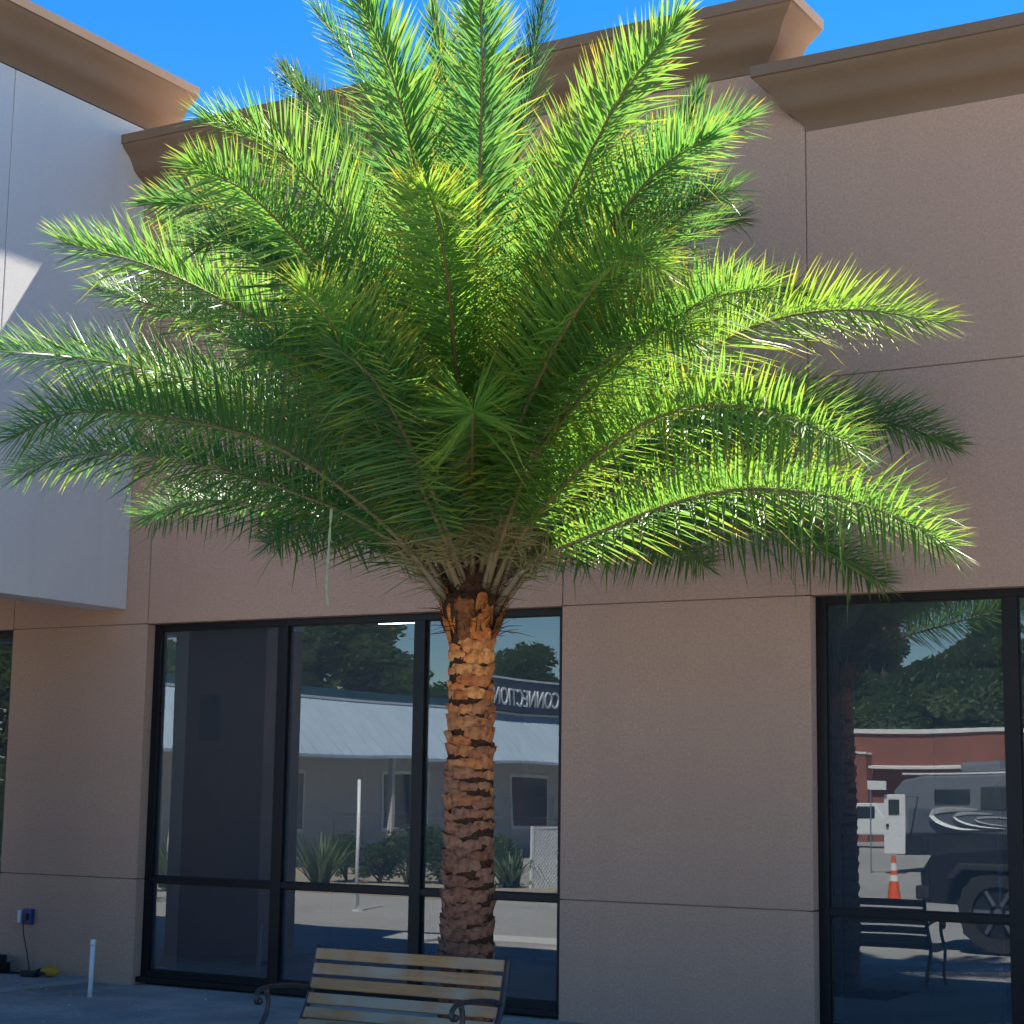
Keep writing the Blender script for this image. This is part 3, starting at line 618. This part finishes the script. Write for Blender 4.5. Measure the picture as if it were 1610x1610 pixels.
mb = MB(); mb.box(-.28, .28, -.04, 0, -.55, .55); mb.build('frame', M['black'], pc, bevel=.01); mb = MB(); mb.box(-.22, .22, -.045, -.041, -.49, .49); mb.build('print', M['navy'], pc)
LIT = emis('lit_fixture', (1, .98, .95), 9)
A_ = at_y(592, 978, 2.3); B_ = at_y(650, 976, 2.3)
fx = thing('ceiling_fixture', ((A_.x+B_.x)/2, 2.3, A_.z), 'lit fluorescent fixture glowing inside beside the palm trunk', 'light fixture')
mb = MB(); mb.box(-.22, .28, -.10, .10, -.02, .02); mb.build('diffuser', LIT, fx, bevel=.01); mb = MB(); mb.box(-.24, .30, -.12, .12, .021, .06); mb.build('housing', M['pvc'], fx)
mb = MB(); mb.tube([(0, 0, .06), (0, 0, 3.78-A_.z)], .008, 6); mb.build('rod', M['pvc'], fx)
BULB = emis('lit_bulb', (1, .93, .82), 14)
for (x, y) in ((1388, 1048), (1364, 1104), (1405, 1105), (1474, 1086), (1494, 1101), (1535, 1060), (1325, 1153), (1407, 1012), (1420, 1170)):
    p = at_y(x, y, 9.0)
    cl = thing('pendant_bulb', p, 'small round bulb hanging lit from the showroom ceiling', 'light fixture', group='showroom pendant bulbs')
    bmx = bmesh.new(); bmesh.ops.create_uvsphere(bmx, u_segments=12, v_segments=8, radius=.034); me = bpy.data.meshes.new('bulb'); bmx.to_mesh(me); bmx.free(); link('bulb', me, BULB, cl)
    mb = MB(); mb.tube([(0, 0, .036), (0, 0, 3.78-p.z)], .004, 5); mb.build('cord', M['black'], cl)
dp = thing('display_board', (0, 0, 0), 'tall dark display board standing inside the right-hand window', 'display board')
a = at_y(1303, 1130, 3.2); b = at_y(1468, 1130, 3.2); c_ = at_y(1400, 1300, 3.2)
dp.location = (a.x, 3.2, .015); wdt = b.x-a.x
mb = MB(); mb.box(0, wdt, -.03, .03, c_.z-.1, a.z); mb.build('panel', M['black'], dp, bevel=.01)
for q in (.1, wdt-.1): mb = MB(); mb.box(q-.025, q+.025, -.02, .02, 0, c_.z-.1); mb.build('leg', M['black'], dp)
sp = thing('display_pole', at_y(1570, 1300, 1.6).xy.to_3d()+Vector((0, 0, .015)), 'slim metal pole standing inside the right-hand window', 'pole')
M['steel'] = mat('brushed_steel', (.45, .47, .5), .35, metal=.8, var=(.4, .42, .45), scale=9)
mb = MB(); mb.tube([(0, 0, .03), (0, 0, 1.95)], .022, 10); mb.build('tube', M['steel'], sp, smooth=True); mb = MB(); mb.tube([(0, 0, 0), (0, 0, .03)], .14, 18); mb.build('base', M['steel'], sp)

# ================================================================ what stands across the car park and shows in the windows
YG = .15; GZ = -.16
def refl(x, y, z=None, Y=None):
    d = ray(x, y); t = (z-H)/d.z if z is not None else ((2*YG-Y)+D)/d.y
    p = CAM+d*t; return Vector((p.x, 2*YG-p.y, p.z))
def refl_y(x, X):
    d = ray(x, 1100); p = CAM+d*(X/d.x); return 2*YG-p.y
M['blueroof'] = mat('pale_blue_metal_roof', (.50, .60, .68), .5, var=(.43, .53, .62), scale=2, var2=(.36, .46, .55), scale2=.7, fac2=.5)
M['teal'] = mat('teal_trim', (.02, .09, .12), .5, var=(.015, .07, .1), scale=4)
M['signblue'] = mat('sign_board_paint', (.035, .05, .09), .5, var=(.03, .045, .08), scale=3)
M['letter'] = mat('sign_letter', (.7, .72, .74), .5, var=(.62, .64, .66), scale=4)
M['siding'] = mat('store_siding', (.50, .47, .42), .8, var=(.44, .41, .37), scale=3)
M['dglass'] = mat('dark_store_glass', (.02, .03, .035), .08, spec=.8, var=(.03, .04, .045), scale=1)
st = thing('metal_roofed_store', (-28.9, -30, GZ), 'low store with pale blue metal roof along the car park', 'store')
def ab(mb, n, m_, par, **k):
    o = mb.build(n, m_, par, **k); o.location = -par.location; return o
mb = MB(); mb.box(-38, -28.9, -54, -15, GZ, 4.2); ab(mb, 'wall', M['siding'], st)
mb = MB(); mb.prism([(-27.2, 2.60), (-27.2, 2.68), (-28.7, 4.16), (-28.89, 4.16), (-28.89, 4.05), (-27.35, 2.60)], -54, -15, 'y'); ab(mb, 'roof', M['blueroof'], st)
mb = MB()
for i in range(77):
    y = -53.8+i*.5; mb.prism([(-27.19, 2.685), (-28.7, 4.165), (-28.7, 4.178), (-27.19, 2.698)], y, y+.035, 'y')
o = ab(mb, 'roof_seams', M['blueroof'], st); o['kind'] = 'stuff'
mb = MB(); mb.box(-29.0, -28.70, -54, -15, 4.17, 4.44); ab(mb, 'fascia', M['teal'], st)
mb = MB(); mb.box(-29.03, -28.66, -54, -15, 4.16, 4.22); ab(mb, 'trim', M['letter'], st)
for y in range(-52, -15, 5): mb = MB(); mb.box(-27.5, -27.36, y, y+.14, GZ, 2.62); ab(mb, 'porch_post', M['siding'], st)
for y in (-50, -44, -38, -31, -25, -19): mb = MB(); mb.box(-28.95, -28.86, y, y+2.4, .7, 2.3); w_ = ab(mb, 'window', M['letter'], st); mb = MB(); mb.box(-28.87, -28.84, y+.1, y+2.3, .8, 2.2); g_ = mb.build('pane', M['dglass'], w_)
ya = refl_y(878, -28.4); yb = refl_y(772, -28.4)
mb = MB(); mb.box(-28.62, -28.4, ya-4, yb+.8, 4.25, 5.22); sb = ab(mb, 'sign_board', M['signblue'], st)
mb = MB(); mb.box(-28.64, -28.38, ya-4, yb+.8, 5.221, 5.28); o = mb.build('coping', M['letter'], sb)
tx = bpy.data.curves.new('lettering', 'FONT'); tx.body = 'CONNECTION'; tx.extrude = .02; tx.align_x = 'CENTER'; tx.size = .78
to = bpy.data.objects.new('lettering', tx); col.objects.link(to); bpy.context.view_layer.update()
dg = bpy.context.evaluated_depsgraph_get(); me = bpy.data.meshes.new_from_object(to.evaluated_get(dg)); bpy.data.objects.remove(to)
me.materials.clear(); me.materials.append(M['letter']); wtx = max(v.co.x for v in me.vertices)-min(v.co.x for v in me.vertices)
lo_ = link('lettering', me, None, sb); lo_.matrix_local = Matrix.Translation((-28.38, (ya+yb)/2, 4.42)) @ Matrix(((0, 0, 1, 0), (1, 0, 0, 0), (0, 1, 0, 0), (0, 0, 0, 1))) @ Matrix.Scale((yb-ya)/wtx, 4, (1, 0, 0))
mb = MB(); mb.tube([(-29.4, -24.3, 4.2), (-29.4, -24.3, 4.42), (-29.4, -24.3, 4.5), (-29.4, -24.3, 4.85), (-29.4, -24.3, 5.0)], [.5, .34, .16, .12, .05], 12); ab(mb, 'roof_vent', M['pvc'], st, smooth=True)

M['brick'] = mat('red_brick', (.25, .095, .065), .9, var=(.20, .08, .055), scale=6, var2=(.35, .12, .08), scale2=.6, fac2=.5)
M['coping'] = mat('white_coping', (.75, .74, .7), .6, var=(.68, .67, .63), scale=3)
bb = thing('brick_building', (-24, -70, GZ), 'far red brick building with a white coping line', 'building')
mb = MB(); mb.box(-33, -8, -82, -66, GZ, 4.6); ab(mb, 'wall', M['brick'], bb)
mb = MB(); mb.box(-33.1, -7.9, -82.1, -65.9, 4.601, 4.78); ab(mb, 'coping', M['coping'], bb)
mb = MB(); mb.box(-29.5, -27.9, -66.0, -65.2, GZ, 3.7); ab(mb, 'pier', M['brick'], bb); mb = MB(); mb.box(-29.55, -27.85, -66, -65.15, 3.701, 3.8); ab(mb, 'pier_cap', M['coping'], bb)
mb = MB(); mb.prism([(-65.99, 3.25), (-65.2, 3.18), (-65.2, 3.08), (-65.99, 3.08)], -27.8, -22.5, 'x'); ab(mb, 'awning', M['coping'], bb)
for x in (-22, -18, -14): mb = MB(); mb.box(x, x+2.2, -65.99, -65.93, .5, 2.3); w_ = ab(mb, 'window', M['coping'], bb); mb = MB(); mb.box(x+.1, x+2.1, -65.93, -65.9, .6, 2.2); mb.build('pane', M['dglass'], w_)

# motor home
M['rvwhite'] = mat('camper_paint', (.17, .185, .21), .3, var=(.15, .16, .18), scale=3)
M['rvgrey'] = mat('camper_grey', (.10, .115, .14), .3, var=(.085, .10, .125), scale=3)
M['rvdark'] = mat('camper_black', (.02, .022, .027), .35, var=(.015, .017, .02), scale=3)
rv = thing('motor_home', (-12.5, -35, GZ), 'silver and black motor home with a white swoosh and open door', 'motor home')
def rp(mb, n, m_, par=None, **k):
    o = mb.build(n, m_, par or rv, **k)
    if par is None: o.location = -rv.location
    return o
mb = MB(); mb.prism([(-16.3, .45), (-16.3, 2.0), (-16.05, 2.3), (-15.5, 2.42), (-8.2, 2.45), (-8.0, 2.3), (-8.0, .45)], -37, -34.6, 'y'); rp(mb, 'body', M['rvwhite'], bevel=.05)
mb = MB(); mb.box(-16.25, -8.05, -36.95, -34.56, .30, .86); rp(mb, 'lower_panel', M['rvdark'], bevel=.03)
mb = MB(); mb.prism([(-15.9, .87), (-15.9, 1.52), (-13.2, 1.45), (-11.4, 1.25), (-8.1, 1.2), (-8.1, .87)], -34.6, -34.57, 'y'); rp(mb, 'stripe', M['rvgrey'])
for arc_, wm in (([(-14.0, 1.48), (-14.9, 1.47), (-15.25, 1.36), (-15.05, 1.15), (-14.5, .98), (-13.9, .95)], .13), ([(-13.6, 1.36), (-14.3, 1.38), (-14.62, 1.30), (-14.4, 1.14), (-13.9, 1.03), (-13.3, 1.0)], .07), ([(-12.9, 1.27), (-13.7, 1.28), (-14.05, 1.22), (-13.8, 1.12), (-13.2, 1.06)], .03)):
    c_, _ = catmull([(x, -34.545, z) for x, z in arc_], 22); mb = MB(); mb.tube(c_, [.008+wm*math.sin(math.pi*min(1, (i+1)/22))**.8 for i in range(22)], 8, flat=.2); rp(mb, 'swoosh', M['pvc'])
for (x0_, x1_, z0_, z1_) in ((-13.9, -12.9, 1.5, 2.1), (-12.5, -11.2, 1.5, 2.1), (-10.8, -9.2, 1.45, 2.12), (-15.2, -14.2, 1.65, 2.05)): mb = MB(); mb.box(x0_, x1_, -34.6, -34.565, z0_, z1_); rp(mb, 'window', M['dglass'], bevel=.02)
mb = MB(); mb.box(-16.1, -8.1, -36.8, -34.7, 2.452, 2.50); rp(mb, 'roof_edge', M['pvc'])
mb = MB(); mb.box(-14.7, -13.6, -36.3, -35.3, 2.51, 2.78); rp(mb, 'roof_unit', M['rvwhite'], bevel=.08)
for x in (-14.3, -9.6):
    mb = MB(); mb.tube([(x, -34.5, .25), (x, -34.75, .25)], .40, 22); w_ = rp(mb, 'wheel', M['rubber']); mb = MB(); mb.tube([(x, -34.47, .25), (x, -34.52, .25)], .22, 16); mb.build('rim', M['steel'], w_)
mb = MB(); mb.box(-16.2, -15.62, -33.5, -33.44, .35, 1.9); dr_ = rp(mb, 'door', M['pvc'], bevel=.05)
mb = MB(); mb.box(-16.06, -15.77, -33.439, -33.425, 1.35, 1.76); mb.build('door_window', M['dglass'], dr_); mb = MB(); mb.box(-16.12, -16.05, -33.439, -33.39, 1.05, 1.12); mb.build('handle', M['black'], dr_)
mb = MB(); mb.tube([(-15.66, -33.51, 1.85), (-15.66, -34.6, 1.85)], .02, 6); mb.build('door_arm', M['steel'], dr_)
sg = thing('board_sign', (-16.35, -33.3, GZ), 'small white board sign on a post before the motor home', 'sign')
mb = MB(); mb.box(-.28, .28, -.02, .02, 2.18, 2.42); mb.build('board', M['pvc'], sg); mb = MB(); mb.tube([(-.2, 0, 0), (-.2, 0, 2.18)], .02, 6); mb.build('post', M['steel'], sg)

def wheel(par, x, y, z, r, w, s=1):
    mb = MB(); seg = 34
    ps = [(y, r*.62), (y, r*.93), (y+.03, r), (y+w-.03, r), (y+w, r*.93), (y+w, r*.62)]
    vs = []; fs = []
    for i in range(seg):
        a = 2*math.pi*i/seg
        for k, (yy, q) in enumerate(ps):
            q2 = q-(.03 if (i % 2 and k in (2, 3)) else 0); vs.append((x+q2*math.cos(a), yy, z+q2*math.sin(a)))
    for i in range(seg):
        for k in range(5): fs.append((i*6+k, i*6+k+1, ((i+1) % seg)*6+k+1, ((i+1) % seg)*6+k))
    mb.add(vs, fs); t_ = mb.build('tyre', M['rubber'], par); t_.location = (0, 0, 0)
    mb = MB(); mb.tube([(x, y+w*.5, z), (x, y+w*.86, z), (x, y+w*.9, z)], [r*.63, r*.62, r*.1], 20); mb.build('rim', M['rvdark'], t_)
    for k in range(6):
        a = 2*math.pi*k/6; mb = MB(); mb.tube([(x+.1*math.cos(a), y+w*.93, z+.1*math.sin(a)), (x+r*.58*math.cos(a), y+w*.93, z+r*.58*math.sin(a))], .03, 6); mb.build('spoke', M['rvgrey'], t_)
    mb = MB(); mb.tube([(x, y+w*.85, z), (x, y+w*1.02, z)], .05, 12); mb.build('hub_cap', M['steel'], t_)
# black off-road pickup parked in front, seen only in the glass
tk = thing('pickup_truck', (-5.75, -11, GZ), 'black off-road pickup with oversized tyres seen in the right-hand window', 'truck')
def tp_(mb, n, m_, par=None, **k): o = mb.build(n, m_, par or tk, **k); return o
mb = MB(); mb.prism([(-2.0, .62), (-2.02, 1.02), (-1.85, 1.28), (-.55, 1.42), (-.5, 1.42), (1.95, 1.42), (2.0, .7), (1.6, .62), (-.25, .62), (-.35, .95), (-1.4, .95), (-1.5, .62)], -.9, .78, 'y'); tp_(mb, 'body', M['rvdark'], bevel=.04)
mb = MB(); mb.prism([(-.55, 1.425), (.0, 1.95), (1.15, 1.95), (1.3, 1.425)], -.78, .66, 'y'); cb = tp_(mb, 'cab', M['rvdark'], bevel=.04)
mb = MB(); mb.prism([(-.38, 1.46), (.03, 1.87), (1.05, 1.87), (1.13, 1.46)], .661, .675, 'y'); mb.build('window', M['dglass'], cb)
mb = MB(); mb.box(-2.08, -1.9, -.92, .8, .66, .85); tp_(mb, 'bumper', M['rubber'], bevel=.03)
mb = MB(); mb.prism([(-1.62, .95), (-1.45, 1.16), (-.45, 1.16), (-.28, .95), (-.38, .95), (-.5, 1.08), (-1.4, 1.08), (-1.52, .95)], .78, .98, 'y'); tp_(mb, 'fender_flare', M['rubber'], bevel=.02)
for x in (-.95, 1.45):
    w_ = bpy.data.objects.new('wheel', None); col.objects.link(w_); w_.parent = tk; wheel(w_, x, .62, .55, .55, .32)
    w_ = bpy.data.objects.new('wheel', None); col.objects.link(w_); w_.parent = tk; wheel(w_, x, -1.0, .55, .55, .32)
# white wagon far off
sv = thing('white_wagon', (-25.0, -57, GZ), 'white four-wheel-drive wagon parked by the brick building', 'car')
mb = MB(); mb.prism([(-2.2, .5), (-2.2, .95), (-1.9, 1.05), (-1.45, 1.68), (.6, 1.72), (1.1, 1.08), (2.1, 1.0), (2.25, .5)], -.85, .85, 'y'); mb.build('body', M['pvc'], sv, bevel=.06)
for (a, b) in ((-1.35, -.3), (-.2, .62)): mb = MB(); mb.box(a, b, .851, .862, 1.12, 1.58); mb.build('window', M['dglass'], sv, bevel=.004)
for x in (-1.4, 1.4): mb = MB(); mb.tube([(x, .7, .36), (x, .9, .36)], .36, 18); w_ = mb.build('wheel', M['rubber'], sv); mb = MB(); mb.tube([(x, .88, .36), (x, .91, .36)], .2, 14); mb.build('rim', M['steel'], w_)
mb = MB(); mb.box(-2.26, -2.15, -.85, .85, .45, .62); mb.build('bumper', M['rubber'], sv)
# traffic cone
M['orange'] = mat('cone_orange', (.78, .11, .02), .5, var=(.68, .09, .02), scale=9)
p = refl(1408, 1425, z=GZ); cn = thing('traffic_cone', (p.x, p.y, GZ), 'orange traffic cone with white bands standing on the car park', 'cone')
mb = MB(); mb.box(-.19, .19, -.19, .19, 0, .04); mb.build('base', M['orange'], cn, bevel=.01)
def cr_(z): return .14-.105*z/.92
for (z0_, z1_, mm, nm) in ((.04, .46, 'orange', 'body'), (.461, .58, 'pvc', 'band'), (.581, .66, 'orange', 'body'), (.661, .80, 'pvc', 'band'), (.801, .93, 'orange', 'tip')): mb = MB(); mb.tube([(0, 0, z0_), (0, 0, z1_)], [cr_(z0_), cr_(z1_)], 22); mb.build(nm, M[mm], cn, smooth=False)
# lattice fence panel, post and plants by the store
lt = thing('lattice_panel', (-18.55, -18.8, GZ), 'white diagonal lattice panel standing beside the shrubs', 'lattice', R_(-78))
W_, H_ = 1.5, 1.25
mb = MB()
for s_ in (1, -1):
    for i in range(-14, 30):
        x = i*.1; a = (x, .03) if s_ > 0 else (x, H_+.03)
        x_0, x_1 = x, x+H_*1.0
        lo = max(0, -x_0); hi = min(H_, W_-x_0)
        if hi-lo < .04: continue
        z_0, z_1 = (lo, hi) if s_ > 0 else (H_-lo, H_-hi)
        yy = .008*s_; q = .018
        p0 = Vector((x_0+lo, yy, z_0+.04)); p1 = Vector((x_0+hi, yy, z_1+.04)); d = (p1-p0).normalized(); n = Vector((-d.z, 0, d.x))*q; th = Vector((0, .005, 0))
        mb.add([p0+n-th, p0-n-th, p1-n-th, p1+n-th, p0+n+th, p0-n+th, p1-n+th, p1+n+th], [(0, 1, 2, 3), (4, 7, 6, 5), (0, 4, 5, 1), (1, 5, 6, 2), (2, 6, 7, 3), (3, 7, 4, 0)])
o = mb.build('lattice_strips', M['pvc'], lt); o['kind'] = 'stuff'
for (a, b, c1, c2) in ((-.03, .03, 0, H_+.08), (W_-.03, W_+.03, 0, H_+.08)): mb = MB(); mb.box(a, b, -.03, .03, c1, c2); mb.build('post', M['pvc'], lt)
for z in (.02, H_+.02): mb = MB(); mb.box(.031, W_-.031, -.02, .02, z, z+.045); mb.build('rail', M['pvc'], lt)
p = refl(560, 1432, z=GZ); pl_ = thing('marker_post', (p.x, p.y, GZ), 'slim white marker post standing on the car park', 'post')
mb = MB(); mb.tube([(0, 0, .0), (0, 0, 2.15)], .03, 10); mb.build('tube', M['pvc'], pl_, smooth=True); mb = MB(); mb.tube([(0, 0, 0), (0, 0, .02)], .09, 16); mb.build('base', M['pvc'], pl_)
m = MB(); m.box(-27.2, -17.6, -22.5, -15.5, -.4, -.10); tag(m.build('sand_bed', M['sand'], bevel=.02), kind='structure')

def leafmesh(name, blobs, nleaf, size, seed, mm, parent, blade=False):
    rn = random.Random(seed); V, Fc, T, Rn = [], [], [], []
    tot = sum(b[1]*b[1] for b in blobs)
    for c, r, sq in blobs:
        shade = rn.uniform(0, 1)
        for _ in range(int(nleaf*r*r/tot)):
            d = Vector((rn.gauss(0, 1), rn.gauss(0, 1), rn.gauss(0, 1))).normalized()*r*(rn.random()**.4); d.z *= sq; p = Vector(c)+d
            a = Vector((rn.gauss(0, 1), rn.gauss(0, 1), rn.gauss(0, .6))).normalized(); b = a.orthogonal().normalized(); s = size*rn.uniform(.6, 1.4); i = len(V)
            V += [p-a*s, p+b*s*.45, p+a*s, p-b*s*.45]; Fc.append((i, i+1, i+2, i+3)); T += [0]*4; Rn += [min(1, max(0, shade*.6+rn.random()*.4))]*4
    me = bpy.data.meshes.new(name); me.from_pydata(V, [], Fc); me.materials.append(mm)
    for nm, dat in (('tip', T), ('rnd', Rn)): at = me.attributes.new(nm, 'FLOAT', 'POINT'); at.data.foreach_set('value', dat)
    o = link(name, me, None, parent); o['kind'] = 'stuff'; return o
def tree(x, y, h, w, seed, label, group, lean=0, pine=False, nleaf=9500, size=.15):
    rn = random.Random(seed); t = thing('pine_tree' if pine else 'oak_tree', (x, y, GZ), label, 'tree', group=group)
    th = h*(.9 if pine else .55); mb = MB(); r0 = .018*h+.05
    trunk_pts = [Vector((rn.uniform(-.02, .02)*h*k+lean*k, rn.uniform(-.02, .02)*h*k, th*k)) for k in (0, .25, .5, .75, 1)]
    mb.tube(trunk_pts, [r0, r0*.8, r0*.65, r0*.45, r0*.15], 9)
    blobs = []; nb = 16 if pine else 20
    for i in range(nb):
        f = rn.uniform(.42, 1.0) if pine else rn.uniform(.3, 1.0); k = min(f*h/th, 1)
        base = trunk_pts[0].lerp(trunk_pts[-1], k*.9); a = rn.uniform(0, 6.28); env = (1.15-f)*1.0 if pine else math.sqrt(max(0, 1-((f-.6)/.42)**2))
        rr = w*.5*env*rn.uniform(.4, 1.0); c = Vector((base.x+rr*math.cos(a), base.y+rr*math.sin(a), f*h*(.93)))
        mb.tube([base, base.lerp(c, .5)+Vector((0, 0, -.03*h)), c], [r0*.28, r0*.18, r0*.05], 5); blobs.append((c, w*rn.uniform(.11, .2), .6 if pine else .75))
    mb.build('trunk', M['bark'], t, smooth=True); leafmesh('crown', blobs, nleaf, size, seed+1, M['tree'], t)
tl = [('tall dark pine standing behind the metal-roofed store', True), ('broad leafy oak rising beyond the store roof', False), ('bushy pine rising above the store sign', True), ('dense green oak behind the brick building', False)]
for i, (px_, py_, Y, w, kind) in enumerate(((505, 950, -42, 7.5, 0), (545, 930, -46, 8.5, 0), (578, 950, -44, 7, 0), (465, 965, -40, 6, 0), (612, 1030, -50, 6, 1), (640, 1052, -54, 6, 1), (672, 1062, -58, 7, 1), (825, 1003, -62, 6.5, 2), (778, 1062, -64, 6, 2), (868, 1055, -64, 6, 2), (258, 1000, -34, 6, 0), (60, 1010, -30, 7, 0), (5, 990, -26, 7, 0), (-50, 1000, -24, 7, 0), (715, 1068, -60, 7, 1))):
    p = refl(px_, py_, Y=Y); lab = tl[kind]; tree(p.x, p.y, p.z-GZ, w, 300+i*3, lab[0], ('pines behind the store', 'oaks beyond the store roof', 'pines above the store sign')[kind], pine=lab[1])
for i, (px_, py_, Y, w) in enumerate(((1300, 950, -88, 7), (1345, 930, -92, 7), (1385, 960, -86, 6), (1425, 1030, -90, 5.5), (1468, 1030, -86, 5.5), (1515, 985, -92, 6), (1560, 955, -88, 7), (1612, 985, -92, 7), (1375, 1060, -84, 7), (1540, 1050, -84, 7), (1450, 1075, -84, 7), (1600, 1070, -84, 7))):
    p = refl(px_, py_, Y=Y); tree(p.x, p.y, p.z-GZ, w, 400+i*3, tl[3][0], 'oaks behind the brick building', nleaf=11000, size=.21)
p = refl(2, 1100, Y=-9); tree(p.x, p.y, 5.2, 5.0, 900, 'small leafy oak near the portico end of the store', None, nleaf=9000, size=.09)
p = refl(-60, 1100, Y=-10); tree(p.x, p.y, 5.6, 5.0, 905, 'rounded oak just outside the portico columns', None, nleaf=9000, size=.09)
def blades(x, y, z, n, hgt, seed, label, group=None):
    rn = random.Random(seed); t = thing('strap_leaf_shrub', (x, y, z), label, 'shrub', group=group); V, Fc, T, Rn = [], [], [], []
    for _ in range(n):
        a = rn.uniform(0, 6.28); l = hgt*rn.uniform(.6, 1.15); sp_ = rn.uniform(.15, .9); w = rn.uniform(.018, .035); o = Vector((rn.uniform(-.15, .15), rn.uniform(-.15, .15), 0)); dr_ = Vector((math.cos(a), math.sin(a), 0)); sd = Vector((-math.sin(a), math.cos(a), 0)); b0 = len(V); rd = rn.random()
        for q, wf in ((0, .6), (.35, 1), (.7, .8), (1, .05)):
            p = o+dr_*l*sp_*q+Vector((0, 0, l*(q-.45*sp_*q*q))); V += [p+sd*w*wf, p-sd*w*wf]; T += [.1*q]*2; Rn += [rd]*2
        for k in range(3): Fc.append((b0+k*2, b0+k*2+1, b0+k*2+3, b0+k*2+2))
    me = bpy.data.meshes.new('blades'); me.from_pydata(V, [], Fc); me.materials.append(M['tree'])
    for nm, dat in (('tip', T), ('rnd', Rn)): at = me.attributes.new(nm, 'FLOAT', 'POINT'); at.data.foreach_set('value', dat)
    o = link('blades', me, None, t); o['kind'] = 'stuff'
for i, (px_, hh) in enumerate(((500, 1.2), (800, .9), (266, 1.2))):
    p = refl(px_, 1396, z=-.1); blades(p.x, p.y, -.10, 90, hh, 500+i, 'green strap-leaved shrub growing beside the metal-roofed store', 'strap-leaved shrubs by the store')

for i, (px_, py_, w) in enumerate(((545, 1388, 1.3), (600, 1390, 1.2), (640, 1391, 1.5), (690, 1392, 1.5), (785, 1392, 1.2), (4, 1400, 2.6), (-12, 1425, 2.6))):
    p = refl(px_, py_, z=-.1); t = thing('leafy_bush', (p.x, p.y, -.10), 'low leafy bush growing in the bed beside the store', 'bush', group='leafy bushes by the store'); rn = random.Random(700+i)
    mb = MB()
    bl = []
    for k in range(9):
        a = rn.uniform(0, 6.28); c = Vector((math.cos(a)*w*.35*rn.random(), math.sin(a)*w*.35*rn.random(), rn.uniform(.25, .95)*w*.75)); bl.append((c, w*rn.uniform(.18, .28), .8)); mb.tube([(0, 0, 0), c*.5+Vector((0, 0, .05)), c], [.02, .014, .004], 5)
    mb.build('stem', M['bark'], t); leafmesh('foliage', bl, 1500 if w < 2 else 4500, .055, 720+i, M['tree'], t)
